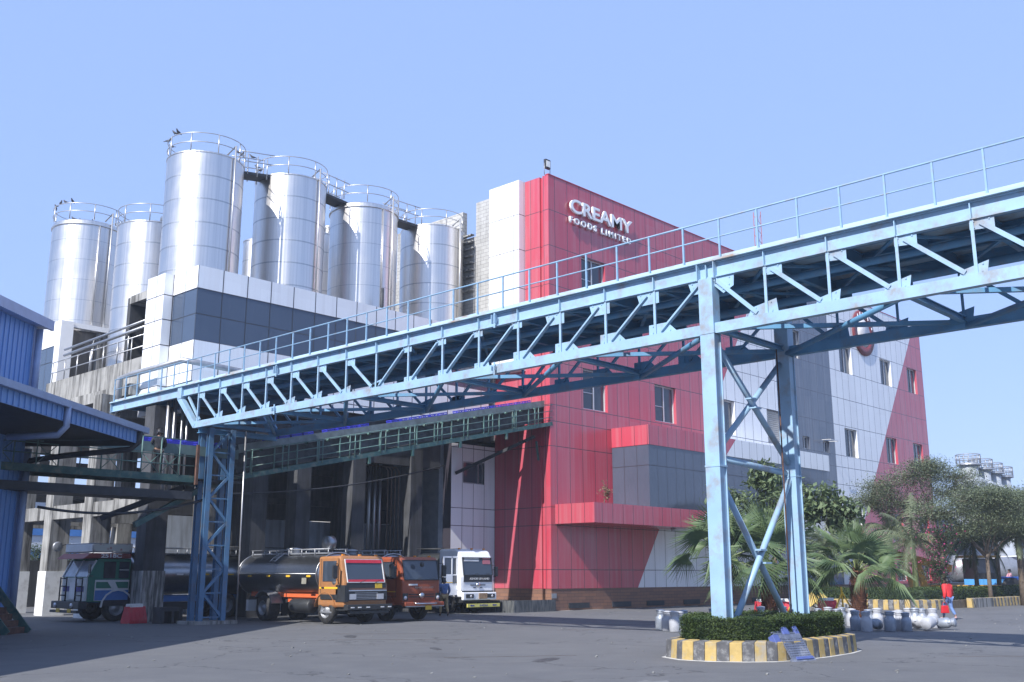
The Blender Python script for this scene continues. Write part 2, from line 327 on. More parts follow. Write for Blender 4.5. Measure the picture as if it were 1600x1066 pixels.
# sign, floodlight, round emblem
SG=empty('wall_sign',(42.3,35.66,21.1),'white raised letters reading CREAMY FOODS LIMITED high on the red wall','sign')
LET=mat('white_letter',(.78,.8,.82),.45,0,.05,2)
LX=42.35
a=text('letters','CREAMY',1.1,(LX-42.3,-.14,.66),(R_(90),0,0),LET,SG,.06,.022,1.0); w=a.dimensions.x; a.scale.x=5.75/max(.1,w)
b=text('small_letters','FOODS LIMITED',.50,(LX-42.3,-.1,0.0),(R_(90),0,0),LET,SG,.06,.012,1,space=1.5); b.scale.x=5.65/max(.1,b.dimensions.x)
FL=empty('floodlight',(40.95,35.95,H+.05),'small square floodlight on top of the red corner of the factory','floodlight')
MB().box(-.2,.2,-.08,.08,.42,.95).build('lamp_body',DARK,FL); MB().box(-.15,.15,-.1,-.083,.5,.86).build('lens',mat('lamp_lens',(.8,.8,.75),.2),FL)
m=MB(); m.tube([(-.24,0,.7),(-.24,0,.02),(.24,0,.02),(.24,0,.7)],.025,5); m.build('bracket',GREYM,FL)
EM=empty('round_emblem',(79.4,35.66,21.0),'round dark red ring emblem on the white panels near the roof edge','emblem')
m=MB(); m.lathe([(1.9,0),(1.9,-.12),(1.2,-.12),(1.2,0)],(0,0,0),48,'y'); m.build('outer_ring',mat('emblem_red',(.17,.03,.035),.5),EM); MB().lathe([(1.15,0),(1.15,-.12),(.0,-.12)],(0,0,0),48,'y').build('disc',mat('emblem_pale',(.6,.58,.58),.5),EM)
m=MB()
for k in range(9):
    an=R_(20+k*17.5); m.bar((1.63*math.cos(an)-.0,-.13,1.63*math.sin(an)-.2*math.sin(an)),(1.63*math.cos(an),-.13,1.63*math.sin(an)+.12),.04,.12,(1,0,0))
m.build('emblem_mark',LET,EM)
# planter by the red side wall
PL=empty('stone_planter',(0,0,0),'low black stone planter against the red side wall','planter')
m=MB(); m.box(37.6,40.66,35.35,35.55,0,.57); m.box(37.6,37.8,35.55,39.5,0,.57); m.build('planter_wall',mat('black_stone',(.05,.055,.06),.5,0,.3,3,(.25,.25,.24),.5,4,streak=True),PL); MB().box(37.8,40.66,35.55,39.5,0,.5).build('soil',mat('soil',(.12,.1,.07),1,0,.4,9),PL)
# ---------------- white tower, concrete stair block ----------------
WTW=empty('white_stair_tower',(0,0,0),'white panelled tower joined to the left side of the red block','building')
MB().box(40.21,40.71,37.42,39.75,12.6,23.5).build('cladding',FWT,WTW)
CB=empty('concrete_stair_block',(0,0,0),'bare grey concrete block wall standing between the last tank and the white tower','building')
m=MB(); m.box(40.72,44,39.8,41.35,9,23.25); m.box(40.75,44,41.35,42.5,9,21.2); m.box(40.75,41.1,42.5,48.5,9,22.98); m.build('block_wall',BLKW,CB)
m=MB()
for k in range(9): m.box(40.5,40.74,41.5,42.4,17.9+k*.42,17.98+k*.42)
m.build('stair_tread',CONC,CB)
# ---------------- ribbon-glazed silo platform block ----------------
P1=empty('silo_platform_block',(0,0,0),'white panelled upper block with dark ribbon glazing carrying the row of four steel tanks','building')
m=MB(); m.box(22.17,40.2,39.72,39.95,13.97,15.0); m.box(22.17,40.2,39.72,39.95,9.45,11.68); m.box(22.17,22.4,39.95,41.81,13.97,15.0); m.box(22.17,22.4,39.95,41.81,8.6,11.68); m.box(21.72,22.4,41.81,43.37,8.6,14.96)
m.build('cladding',FRB,P1)
n=NB('ribbon_glass'); sp=n.n('ShaderNodeSeparateXYZ'); n.l(n.coord(),sp.inputs[0]); U=n.m('SUBTRACT',sp.outputs[0],n.m('MULTIPLY',sp.outputs[1],1.19))
fr=n.m('FRACT',n.m('DIVIDE',n.m('SUBTRACT',U,22.17-39.75*1.19-.03),1.245)); j=n.m('MAXIMUM',n.m('LESS_THAN',fr,.045),n.m('LESS_THAN',n.m('ABSOLUTE',n.m('SUBTRACT',sp.outputs[2],12.84)),.025))
ns=n.noise(.4,2); n.set(col=n.mix(j,n.mix(ns,(.04,.06,.10),(.06,.085,.13)),(.015,.02,.03)),rough=n.m('ADD',.1,n.m('MULTIPLY',j,.4)),spec=.75); n.bump(n.noise(.6,2),.05,.1); RG=n.mat
m=MB(); m.box(22.2,40.18,39.75,39.9,11.68,13.97); m.box(22.2,22.35,39.9,41.8,11.68,13.97); m.build('ribbon_window',RG,P1)
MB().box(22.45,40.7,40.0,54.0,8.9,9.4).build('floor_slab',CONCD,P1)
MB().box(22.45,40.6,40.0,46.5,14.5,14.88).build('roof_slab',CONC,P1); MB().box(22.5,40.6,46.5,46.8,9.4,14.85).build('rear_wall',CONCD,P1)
# shaded white pier and bay walls
P2=empty('loading_bay',(0,0,0),'dark open loading bay with concrete columns, shade-coloured walls and a pale grey end pier','building')
w=MB(); w.wall('y',39.72,37.43,40.70,0,8.6,[(38.3,39.9,6.53,7.70)],.2); w.wall('x',37.43,39.72,44,0,8.6,[],.1); w.build('pier_cladding',FWY,P2)
window(P2,'y',39.72,38.3,39.9,6.53,7.70,depth=.18,split=.77,fm=GREYM)
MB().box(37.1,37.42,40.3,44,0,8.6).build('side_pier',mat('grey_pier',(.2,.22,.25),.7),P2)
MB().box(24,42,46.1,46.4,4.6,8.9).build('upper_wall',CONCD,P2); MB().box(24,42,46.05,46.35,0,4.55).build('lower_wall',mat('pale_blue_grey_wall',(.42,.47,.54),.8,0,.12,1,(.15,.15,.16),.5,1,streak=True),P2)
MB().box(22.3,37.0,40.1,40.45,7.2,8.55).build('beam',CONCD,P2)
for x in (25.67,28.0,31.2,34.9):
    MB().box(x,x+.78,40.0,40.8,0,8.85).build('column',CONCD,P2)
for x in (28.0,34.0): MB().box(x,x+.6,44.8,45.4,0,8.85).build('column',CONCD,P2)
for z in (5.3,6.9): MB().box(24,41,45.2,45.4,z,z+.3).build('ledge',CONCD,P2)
m=MB()
for z in (1.9,2.5,3.0): m.tube([(24.5,41.5,z),(34.5,41.5,z)],.03,6)
for x in (25,27.2,30,32.4): m.tube([(x,41.5,0),(x,41.5,3.0)],.035,6)
m.build('pipe_rail',DARK,P2)
PP=empty('vertical_pipes',(0,0,0),'bundle of silver and thin brown pipes rising inside the dark loading bay','pipes')
for i,(x,r,z1) in enumerate([(34.0,.10,8.8),(34.35,.10,8.8),(34.7,.09,8.8),(35.05,.04,7.3),(35.3,.04,7.3),(35.55,.04,7.3),(35.8,.04,7.3)]):
    pts=[(x,42.2,.9),(x,42.2,z1)] if r>.05 else [(x,42.0,.9),(x,42.0,z1-.2),(x-.2,42.0,z1),(x-2.8,42.0,z1)]
    MB().tube(pts,r,10).build('pipe',STEEL2 if r>.05 else mat('brown_pipe',(.25,.2,.17),.5,.4,.2,4),PP)
HD=MB(); HD.prism([(36.9,8.3),(30,7.75),(29.5,7.9),(33,8.75),(37,8.85)],'y',38.3,38.9) if 0 else HD.box(31.5,36.9,40.9,43.2,8.05,8.2); HD.build('pipe_canopy',DARK,P2)
# second platform block (left)
P3=empty('second_silo_block',(0,0,0),'white corner block with dark glazing below the far left steel tank','building')
m=MB(); m.box(22.43,23.1,54.05,54.7,10.3,15.0); m.box(22.43,22.75,54.7,60.5,13.7,15.0); m.box(22.43,22.75,54.7,60.5,8.5,11.0); m.box(23.1,29.5,54.2,54.5,14.75,15.02); m.build('cladding',WHT and mat('white_panel',WHT,.4,0,.06,1),P3)
MB().box(22.47,22.7,54.7,60.5,11.0,13.7).build('window',RG,P3)
MB().box(23.1,29.4,54.6,60.4,8.5,14.7).build('recess_wall',mat('brown_grey_concrete',(.16,.145,.13),.9,0,.3,.8,(.07,.065,.06),.6,.8,streak=True),P3)
MB().box(24.6,25.2,54.3,54.59,9,14.7).build('column',CONC,P3)
# concrete parapet + colonnade
CF=empty('concrete_colonnade',(0,0,0),'open grey concrete frame of tall columns with whitewashed feet on the left','colonnade')
m=MB(); m.box(21.9,22.2,43.4,53.9,10.1,11.45); m.build('parapet',CONC,CF)
MB().box(21.3,22.4,43.4,53.9,9.6,10.1).build('edge_beam',CONC,CF)
for Y in (39.25,44.15,48.15,52.3):
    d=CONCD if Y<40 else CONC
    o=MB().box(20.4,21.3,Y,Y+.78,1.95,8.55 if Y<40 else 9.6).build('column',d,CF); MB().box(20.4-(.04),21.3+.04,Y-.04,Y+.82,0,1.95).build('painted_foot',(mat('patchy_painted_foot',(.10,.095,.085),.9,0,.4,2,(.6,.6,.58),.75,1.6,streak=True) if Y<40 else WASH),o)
    for x in (25.6,30.8): 
        if Y>44: MB().box(x,x+.8,Y,Y+.7,0,9.0).build('column',CONC if x<26 else CONCD,CF)
m=MB()
for a,b in ((40.03,44.15),(44.93,48.15),(48.93,52.3),(53.08,58)): m.box(20.45,20.85,a,b,4.25,4.86)
m.build('beam',CONC,CF)
for Y in (48.3,52.4,56.5):
    m=MB(); m.box(21.3,34,Y,Y+.35,4.2,4.8); m.build('cross_beam',CONC,CF)
for Y in (54.8,58.5): 
    for z in (5.7,7.3): MB().box(18,34,Y,Y+.2,z,z+.3).build('cross_beam',DARK,CF)
PR=empty('parapet_railing',(0,0,0),'grey pipe railing on top of the stained concrete parapet','railing')
for z in (12.0,12.55): MB().tube([(22.05,43.6,z),(22.05,53.8,z)],.03,6).build('rail',RAILM,PR)
for k in range(8): MB().tube([(22.05,43.7+k*1.42,11.45),(22.05,43.7+k*1.42,12.55)],.03,6).build('post',RAILM,PR)
HP=empty('overhead_pipes',(0,0,0),'three parallel steel pipes running to the white corner column above the parapet','pipes')
for i,(dx,z) in enumerate([(0,13.35),(.0,13.05),(.3,13.2)]): MB().tube([(22.3+dx,43.2,z),(22.3+dx,53.0,z-.15)],.075 if i else .06,8).build('pipe',STEEL2,HP)
for y in (46.2,50): MB().tube([(22.4,y,11.45),(22.4,y,13.3)],.04,6).build('support',RAILM,HP)
MB().tube([(20.9,43.6,8.6),(20.9,43.6,10.3),(21.2,43.0,10.45),(21.3,38.9,10.5),(21.9,38.7,10.45),(27,38.9,10.3)],.13,10).build('bent_pipe',GREYM,label='fat grey pipe bending along the bridge end below the white corner column',cat='pipe')
# bundle of vertical pipes near column
VP=empty('riser_pipes',(0,0,0),'silver riser pipes beside the man on the left walkway','pipes')
for dx,r in ((0,.09),(.28,.09),(.62,.06),(.85,.05)): MB().tube([(20.7+dx,38.7,4.8),(20.7+dx,38.7,8.9)],r,8).build('pipe',STEEL,VP)
#@@ TANKS
def tank(name,X,Y,r,z0,z1,label,style=0,posts=9,hatch=False,a0=0,rail=True):
    t=empty(name,(X,Y,z0),label,'tank','stainless steel storage tanks')
    h=z1-z0
    prof=[(r,0)]
    nb=int(h/1.15)
    for k in range(1,nb+1):
        z=h-k*1.15
        if z>.2: prof+= [(-1,z)]
    zs=sorted([z for q,z in prof if q<0]); pf=[(r,0),(r,h-.02)]
    if style==1: pf=[(r,0)]+[(r,z) for z in zs]+[(r,h-.3),(r+.07,h-.28),(r+.07,h-.22),(r,h-.2),(r*.97,h),(r*.5,h+.18),(.3,h+.25),(.3,h+.45),(.0,h+.46)]
    else: pf+=[(r+.03,h-.02),(r+.03,h+.03),(r*.9,h+.08),(.4,h+.3),(0,h+.32)]
    sh=MB()
    if style==1:
        sh.lathe([(r,0),(r,h-.06)],(0,0,0),64); sh.lathe([(r,h-.3),(r+.07,h-.28),(r+.07,h-.22),(r,h-.2)],(0,0,0),64,smooth=False); sh.lathe([(r,h-.06),(r*.96,h),(r*.5,h+.18),(.3,h+.25)],(0,0,0),64); sh.lathe([(.3,h+.2),(.3,h+.45),(0,h+.46)],(0,0,0),24,smooth=False)
    else:
        sh.lathe([(r,0),(r,h-.02)],(0,0,0),64); sh.lathe([(r-.005,h-.05),(r+.03,h-.03),(r+.03,h+.03),(r*.93,h+.07)],(0,0,0),64,smooth=False); sh.lathe([(r*.93,h+.07),(.4,h+.26),(0,h+.28)],(0,0,0),64)
    sh.build('shell',STEEL,t)
    sm=MB()
    for z in zs: sm.lathe([(r-.004,z-.03),(r+.006,z-.03),(r+.006,z+.03),(r-.004,z+.03)],(0,0,0),64,smooth=False) if style==0 else sm.lathe([(r-.004,z-.012),(r+.005,z-.012),(r+.005,z+.012),(r-.004,z+.012)],(0,0,0),64,smooth=False)
    sm.build('weld_seams',STEEL2,t)
    if not rail: 
        MB().lathe([(.3,0),(.3,.5),(.42,.5),(.42,.62),(0,.65)],(r*.3,-r*.3,h+.1),16).build('hatch',STEEL2,t); return t
    hh=.92
    top=MB(); pts=[]
    for k in range(49):
        a=2*math.pi*k/48; pts.append(((r+.02)*math.cos(a),(r+.02)*math.sin(a),h+hh))
    for zz,nm in ((0,'top_rail'),(-.45,'mid_rail')):
        MB().tube([(x,y,z+zz) for x,y,z in pts],.022,6).build(nm,RAILM,t)
    for k in range(posts):
        a=2*math.pi*k/posts+a0; MB().tube([((r+.02)*math.cos(a),(r+.02)*math.sin(a),h),((r+.02)*math.cos(a),(r+.02)*math.sin(a),h+hh)],.028,6).build('post',RAILM,t)
    # drain pipe on the front
    a=R_(-75); px,py=(r+.09)*math.cos(a),(r+.09)*math.sin(a)
    MB().tube([(px*.7,py*.7,h+.25),(px,py,h+.62),(px,py,0)],.045,8).build('down_pipe',RAILM,t)
    if style==1:
        a=R_(-95); MB().tube([((r+.06)*math.cos(a),(r+.06)*math.sin(a),h-.3),((r+.06)*math.cos(a),(r+.06)*math.sin(a),0)],.035,6).build('cable_pipe',RAILM,t)
    return t
TY=43.03; r=1.80
T=[tank('steel_tank',24.02,TY,r,14.9,21.1,'front left of the four tall steel tanks, above the white corner parapet',0,9,a0=.3),
 tank('steel_tank',28.92,TY,r,14.9,21.4,'second tall steel tank from the corner, with birds on its rail',0,8,a0=.1),
 tank('steel_tank',33.73,TY,1.84,14.9,21.22,'third tall steel tank, with a domed top and low hatch',1,8,a0=.2),
 tank('steel_tank',38.78,TY,1.82,14.9,21.22,'last tall steel tank beside the concrete block wall',0,8,a0=.5),
 tank('steel_tank',24.35,56.3,1.87,14.7,21.05,'domed far left steel tank with birds on its rail, above the white corner block',1,9,a0=.25),
 tank('steel_tank',25.25,50.3,1.8,9.4,19.75,'steel tank half hidden between the far left tank and the tall corner tank',0,8,a0=.2)]
MB().lathe([(.28,0),(.28,.45),(.42,.45),(.42,.62),(0,.66)],(0.5,-.6,10.45),16).build('hatch',STEEL2,T[5])
tank('small_steel_vessel',30.0,47.6,.75,9.4,19.6,'slim steel vessel glimpsed in the gap between the first two tall tanks',0,rail=False)
tank('small_steel_vessel',34.6,48.2,1.2,9.4,21.1,'grey vessel just showing in the gap between the second and third tall tanks',0,rail=False)
for i,(a,b,za,zb) in enumerate([(24.02,28.92,21.1,21.4),(28.92,33.73,21.4,21.22),(33.73,38.78,21.22,21.22)]):
    g=empty('tank_catwalk',(0,0,0),['catwalk linking the tops of the first and second tall tanks','catwalk linking the tops of the second and third tall tanks','catwalk linking the tops of the third and last tall tanks'][i],'catwalk','catwalks between the tank tops')
    x0,x1=a+1.5,b-1.5
    MB().bar((x0,TY-.2,za-.06),(x1,TY-.2,zb-.06),.9,.14).build('deck',DARK,g)
    for z in (.55,1.05):
        for y in (-.65,.25): MB().tube([(x0,TY+y,za+z),(x1,TY+y,zb+z)],.026,6).build('rail',RAILM,g)
    for x in (x0+.4,(x0+x1)/2,x1-.4):
        for y in (-.65,.25): MB().tube([(x,TY+y,za-.05),(x,TY+y,za+1.03)],.026,6).build('post',RAILM,g)
MB().tube([(32.9,40.3,14.88),(32.9,40.25,15.3),(32.85,40.2,16.2)],.09,8).build('bent_floodlight_pole',DARK,label='short dark crooked pole rising from the white parapet in front of the third tank',cat='pole')
def pigeon(loc,rz,label,grp):
    m=MB(); b=[(0,-.12,.1),(0,-.05,.1),(0,.04,.13),(0,.09,.19),(0,.12,.235),(0,.15,.23)]
    m.tube(b,[.012,.05,.058,.04,.03,.012],8); m.prism([(-.25,.075),(-.1,.11),(-.1,.08),(-.25,.055)],'x',-.022,.022)
    for s in (-1,1): m.prism([(-.16,.10),(.03,.16),(.05,.12),(-.05,.08)],'x',s*.05-.012,s*.05+.012); m.tube([(s*.02,.02,.09),(s*.02,.03,.0)],.006,5)
    m.prism([(.14,.235),(.18,.225),(.14,.222)],'x',-.008,.008)
    o=m.build('pigeon',mat('pigeon_grey',(.06,.06,.07),.7,0,.3,20),loc=loc,label=label,cat='bird',group=grp); o.rotation_euler=(0,0,rz); o.scale=(.95,)*3
def rail_pt(t,ang,h=1.05,r=1.8): x,y,z=t.location; return (x+r*math.cos(R_(ang)),y+r*math.sin(R_(ang)),ztop[t]+h+.03)
ztop={T[0]:20.97,T[1]:21.27,T[4]:20.92}
for t,angs,lab in ((T[0],(192,185,150,128,-8),'dark pigeon perched on the railing of the tall corner tank'),(T[4],(215,200,188,165,152,95,80,60),'dark pigeon perched on the railing of the far left tank'),(T[1],(120,135),'dark pigeon perched on the railing of the second tall tank')):
    for i,a in enumerate(angs): pigeon(rail_pt(t,a),random.uniform(0,6),['first','second','third','fourth','fifth','sixth','seventh','eighth'][i]+' pigeon from the left '+lab.replace('dark pigeon ',''),lab.replace('dark pigeon','pigeons'))
for x,w in ((25.3,'left'),(26.1,'right')): pigeon((x+.6,TY+.25,22.33),1.0,w+' one of two pigeons on the catwalk rail beside the corner tank','pigeons on the catwalk rail')
#@@ BRIDGE
BR=empty('pipe_bridge',(0,0,0),'long pale blue steel truss bridge crossing the yard on trestle and lattice tower','bridge')
XN,XF=20.5,24.0; ZT,ZB=9.05,7.31; DY=1.538; Y0=12.92
def yk(k): return Y0+DY*k
kmin,kmax=-9,15
yA=yk(kmin); 
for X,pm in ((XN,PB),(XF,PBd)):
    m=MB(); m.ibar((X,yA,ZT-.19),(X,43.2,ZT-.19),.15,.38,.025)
    m.box(X-.11,X+.11,43.2,43.24,ZT-.42,ZT+.06)
    m.build('top_chord',pm,BR)
    m=MB(); m.bar((X,yA,ZB+.125),(X,36.15,ZB+.125),.18,.25); m.build('bottom_chord',pm,BR)
    m=MB(); m.bar((X,37.45,ZT-.4),(X,36.1,ZB+.08),.2,.22); m.bar((X,36.8,ZT-.45),(X,36.05-.15,ZB+.3),.07,.09); m.box(X-.12,X+.12,37.2,37.5,ZT-.46,ZT+.02); m.build('end_strut',pm,BR)
pm0=MB(); pm0.bar((-.01,.02,ZB+.25),(-.01,.02,ZT-.38),.035,.09,(1,0,0)); pm0.bar((-.05,0,ZB+.25),(-.05,0,ZT-.38),.06,.012,(1,0,0)); pm0.bar((-.05,0,ZT-.37),(-.05,0,ZT-.03),.02,.10,(1,0,0))
post0=None
def diag(y0,z0,y1,z1,X,pm):
    m=MB(); sl_=(z1-z0)*(y1-y0)<0; h_=.045 if sl_ else .095; m.bar((X-.045,y0,z0),(X-.045,y1,z1),h_,.09 if sl_ else .03,(1,0,0)); m.bar((X+.0,y0,z0),(X+.0,y1,z1),.03,.06,(1,0,0)); return m.build('diagonal',pm,BR)
def plate(pts,X,pm):
    m=MB().prism(pts,'x',X-.028,X-.016); cy=sum(p[0] for p in pts)/len(pts); cz_=sum(p[1] for p in pts)/len(pts)
    if X<22:
        for y,z in pts: m.box(X-.045,X-.028,cy+(y-cy)*.62-.014,cy+(y-cy)*.62+.014,cz_+(z-cz_)*.62-.014,cz_+(z-cz_)*.62+.014)
    return m.build('gusset_plate',pm,BR)
protos={}
for X,pm in ((XN,PB),(XF,PBd)):
    for k in range(kmin,kmax+1):
        y=yk(k)
        if X not in protos: protos[X]=pm0.build('post',pm,BR,loc=(X,y,0))
        else:
            o=protos[X].copy(); link(o,BR); o.location=(X,y,0)
        big=0<k<5
        zt,zb=ZT-.38,ZB+.25; s=.5 if big else .26; hgt=.32 if big else .19
        # direction of diagonals leaving this node
        if k==0: continue
        if 0<k<=8:   # bottom at k, top at k-1
            diag(y-.18,zb+.05,y-DY+.22,zt-.1,X,pm)
            plate([(y-DY+.08,zt),(y-DY+s*1.1,zt),(y-DY+s*1.1-.05,zt-hgt*.5),(y-DY+.45,zt-hgt),(y-DY-.12,zt-hgt),(y-DY-.12,zt)],X,pm)
            plate([(y+.2,zb),(y+.2,zb+hgt*.8),(y-.35,zb+hgt*.8),(y-.62 if big else y-.4,zb)],X,pm)
        else:        # top at k, bottom at k-1
            if k>kmin:
                diag(y-.16,zt-.08,y-DY+.22,zb+.06,X,pm)
                plate([(y+.06,zt),(y+.06,zt-.2),(y-.42,zt-.24),(y-.42,zt)],X,pm); plate([(y-DY-.2,zb),(y-DY-.24,zb+.24),(y-DY+.3,zb+.12),(y-DY+.35,zb)],X,pm)
    diag(yk(0)-.22,zt-.05,yk(-1)+.25,zb+.06,X,pm); plate([(yk(0)-.1,zt),(yk(0)-.1,zt-.12),(yk(0)-.42,zt-.42),(yk(0)-.7,zt-.28),(yk(0)-.72,zt)],X,pm); plate([(yk(-1)-.28,zb),(yk(-1)-.24,zb+.32),(yk(-1)+.4,zb+.2),(yk(-1)+.5,zb)],X,pm)
for k in (-7,4,11): 
    for z0,z1 in ((ZT-.44,ZT+.05),(ZB-.05,ZB+.31)):
        y=yk(k)+DY*.55; m=MB(); m.box(XN-.135,XN-.113,y-.03,y+.03,z0,z1)
        for s in (-1,1): m.box(XN-.2,XN-.112,y+s*.06-.012,y+s*.06+.012,z0+.12,z1-.12)
        m.build('splice_plate',PB,BR)
# deck
dk=MB(); dk.box(XN-.16,XF+.16,yA,43.24,ZT+.004,ZT+.05); dk.box(XN+.02,XN+.05,yA,43.24,ZT+.05,ZT+.17); dk.box(XF+.06,XF+.1,yA,43.24,ZT+.05,ZT+.2); dk.build('deck',mat('rusty_blue_deck_plate',(.36,.5,.6),.6,.0,.12,1.5,(.30,.19,.12),.9,1.3),BR)
m=MB()
for k in range(kmin,kmax+5): m.ibar((XN+.1,yk(k),ZT-.2),(XF-.1,yk(k),ZT-.2),.12,.3,.02)
for x in (21.3,22.2,23.1): m.ibar((x,yA,ZT-.08),(x,43.2,ZT-.08),.08,.12,.02)
m.build('deck_beam',PBd,BR)
m=MB()
for k in range(kmin,kmax,2):
    m.bar((XN,yk(k),ZT-.33),(XF,yk(k+2),ZT-.33),.08,.05); m.bar((XF,yk(k),ZT-.36),(XN,yk(k+2),ZT-.36),.08,.05)
m.build('top_bracing',PBd,BR)
for k in range(kmin,kmax,3):
    m=MB(); m.tube([(XN,yk(k),ZB+.06),(XF,yk(k+3),ZB+.06)],.07,8); m.build('bottom_brace_tube',PBd,BR)
    m=MB(); m.bar((XF,yk(k),ZB+.16),(XN,yk(k+3),ZB+.16),.1,.1); m.build('bottom_brace',PBd,BR)
for k in range(kmin,kmax+1,3): MB().ibar((XN,yk(k),ZB+.2),(XF,yk(k),ZB+.2),.14,.14,.02).build('bottom_cross_beam',PBd,BR)
for x,z,r in ((21.4,8.55,.09),(23.1,8.5,.11)): MB().tube([(x,yA,z),(x,37,z)],r,8).build('service_pipe',PBd,BR)
# railing
for z,r in ((10.1,.028),(9.66,.022)): MB().tube([(XN-.02,yA,z),(XN-.02,43.2,z)],r*.8,6).build('handrail',PBR,BR)
pp=None; k=0
while 43.15-k*1.02>yA:
    y=43.15-k*1.02
    if pp is None: pp=MB().bar((0,0,ZT+.06),(0,0,10.08),.04,.04,(1,0,0)).build('railing_post',PBR,BR,loc=(XN-.02,y,0))
    else:
        o=pp.copy(); link(o,BR); o.location=(XN-.02,y,0)
    k+=1
# trestle (near, in the island)
for X,pm in ((XN,PB),(XF,PB)):
    m=MB(); m.box(X-.15,X-.125,Y0-.19,Y0+.19,.3,ZB); m.box(X+.125,X+.15,Y0-.19,Y0+.19,.3,ZB); m.box(X-.125,X+.125,Y0-.16,Y0+.15,.3,ZB)
    m.box(X-.16,X+.16,Y0-.2,Y0+.2,4.2,4.24); m.box(X-.16,X+.16,Y0-.2,Y0+.2,ZB,ZB+.03)
    m.box(X-.15,X+.15,Y0-.19,Y0+.19,ZB+.03,ZT-.4); m.box(X-.17,X+.17,Y0-.26,Y0-.24,ZT-.42,ZT-.02); m.box(X-.17,X+.17,Y0+.2,Y0+.22,ZT-.42,ZT-.02); m.build('trestle_leg',pm,BR)
    MB().box(X-.3,X+.3,Y0-.3,Y0+.3,.0,.3).build('leg_footing',CONC,BR)
tb=[((XN,4.45),(XF,4.3)),((XN,7.2),(XF,4.55)),((XN,4.55),(XF,7.1)),((XN,.35),(XF,4.1)),((XN,4.1),(XF,.35))]
for i,((xa,za),(xb,zb)) in enumerate(tb):
    s=.14 if xb>xa else -.14
    MB().tube([(xa+s,Y0+(.0 if i%2 else .09),za),(xb-s,Y0+(.0 if i%2 else .09),zb)],.075,10).build('trestle_brace',PB,BR)
for x,z in ((22.1,5.95),(22.3,5.75),(22.2,2.35),(22.4,2.05)): MB().box(x-.14,x+.14,Y0-.14,Y0+.02,z,z+.04).build('brace_flange',PB,BR)
MB().tube([(XF-.6,Y0-.1,.4),(XF-.6,Y0-.1,7.4)],.02,6).build('cable',RUST,BR)
# lattice tower (left)
legs=[(20.75,35.95),(21.95,35.95),(20.75,34.95),(21.95,34.95)]
legs=[(20.85,36.2),(21.8,36.2),(20.85,35.6),(21.8,35.6)]
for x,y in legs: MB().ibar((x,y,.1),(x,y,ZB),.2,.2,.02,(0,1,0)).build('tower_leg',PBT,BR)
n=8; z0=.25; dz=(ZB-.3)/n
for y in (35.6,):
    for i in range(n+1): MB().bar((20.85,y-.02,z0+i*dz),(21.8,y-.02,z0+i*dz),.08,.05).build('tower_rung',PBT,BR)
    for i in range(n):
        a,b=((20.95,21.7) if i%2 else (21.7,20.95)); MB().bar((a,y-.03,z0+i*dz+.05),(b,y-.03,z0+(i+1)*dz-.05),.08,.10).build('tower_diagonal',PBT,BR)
MB().box(20.5,22.3,35.3,36.6,0,.12).build('tower_footing',CONC,BR)
MB().ibar((20.5,35.9,ZB-.1),(24,35.9,ZB-.1),.2,.2).build('tower_head_beam',PBd,BR)
MB().tube([(22.3,35.4,.0),(22.3,35.45,7.3)],.03,6).build('conduit',RAILM,BR)
#@@ CONVEYOR
CV=empty('crate_conveyor',(0,0,0),'weathered green crate conveyor with walkway railing, climbing to the red corner','conveyor')
def cz(x): return 5.45+(x-22.4)*.2175
xa,xb=22.4,40.9
m=MB(); m.bar((xa,35.7,cz(xa)+.1),(xb,35.7,cz(xb)+.1),.08,.2); m.bar((xa,37.2,cz(xa)+.1),(xb,37.2,cz(xb)+.1),.08,.2); m.build('floor_beam',DKGREEN,CV)
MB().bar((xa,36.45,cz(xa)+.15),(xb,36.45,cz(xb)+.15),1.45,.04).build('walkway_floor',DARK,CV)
m=MB(); m.bar((xa,36.6,cz(xa)+1.2),(xb,36.6,cz(xb)+1.2),.9,.12); m.bar((xa,36.1,cz(xa)+1.22),(xb,36.1,cz(xb)+1.22),.05,.34); m.bar((xa,37.1,cz(xa)+1.25),(xb,37.1,cz(xb)+1.25),.05,.3); m.build('conveyor_bed',mat('grey_conveyor_side',(.16,.19,.19),.6,.2,.25,3,(.09,.08,.07),.5,2),CV)
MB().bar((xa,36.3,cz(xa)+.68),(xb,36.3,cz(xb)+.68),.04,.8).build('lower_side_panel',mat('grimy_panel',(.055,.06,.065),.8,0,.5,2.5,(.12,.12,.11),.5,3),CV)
for zz in (.45,.78,1.1): MB().tube([(xa,35.66,cz(xa)+zz),(xb,35.66,cz(xb)+zz)],.022,6).build('rail',GREEN,CV)
x=xa+.1
while x<xb:
    for dx in (0,.28): MB().tube([(x+dx,35.66,cz(x+dx)+.1),(x+dx,35.66,cz(x+dx)+1.12)],.024,6).build('post',GREEN,CV)
    x+=1.7
x=xa+.6
while x<xb-.5:
    MB().bar((x,36.1,cz(x)+.15),(x,36.1,cz(x)+1.15),.05,.05,(0,1,0)).build('bed_leg',GREEN,CV); MB().lathe([(.05,-.08),(.07,0),(.05,.08)],(x+.4,36.03,cz(x)+1.12),8,'y').build('roller_bracket',GREEN,CV); x+=1.1
m=MB(); 
for x in (28.7,31.2,34.2,37.4): m.box(x-.06,x+.06,35.64,35.76,cz(x)-.3,cz(x))
m.build('bracket',DKGREEN,CV); MB().bar((37.7,39.68,7.0),(40.3,36.4,8.9),.12,.16).build('slanting_support',DARK,CV); MB().bar((40.2,36.2,8.6),(40.7,36.5,7.7),.1,.12).build('short_support',DKGREEN,CV)
MB().bar((33,38.55,cz(33)+.3),(40.68,38.55,cz(40.7)+.3),2.1,.3).build('rear_shadow_slab',DARK,CV)  # slab added to cast the second shadow band on the red side wall
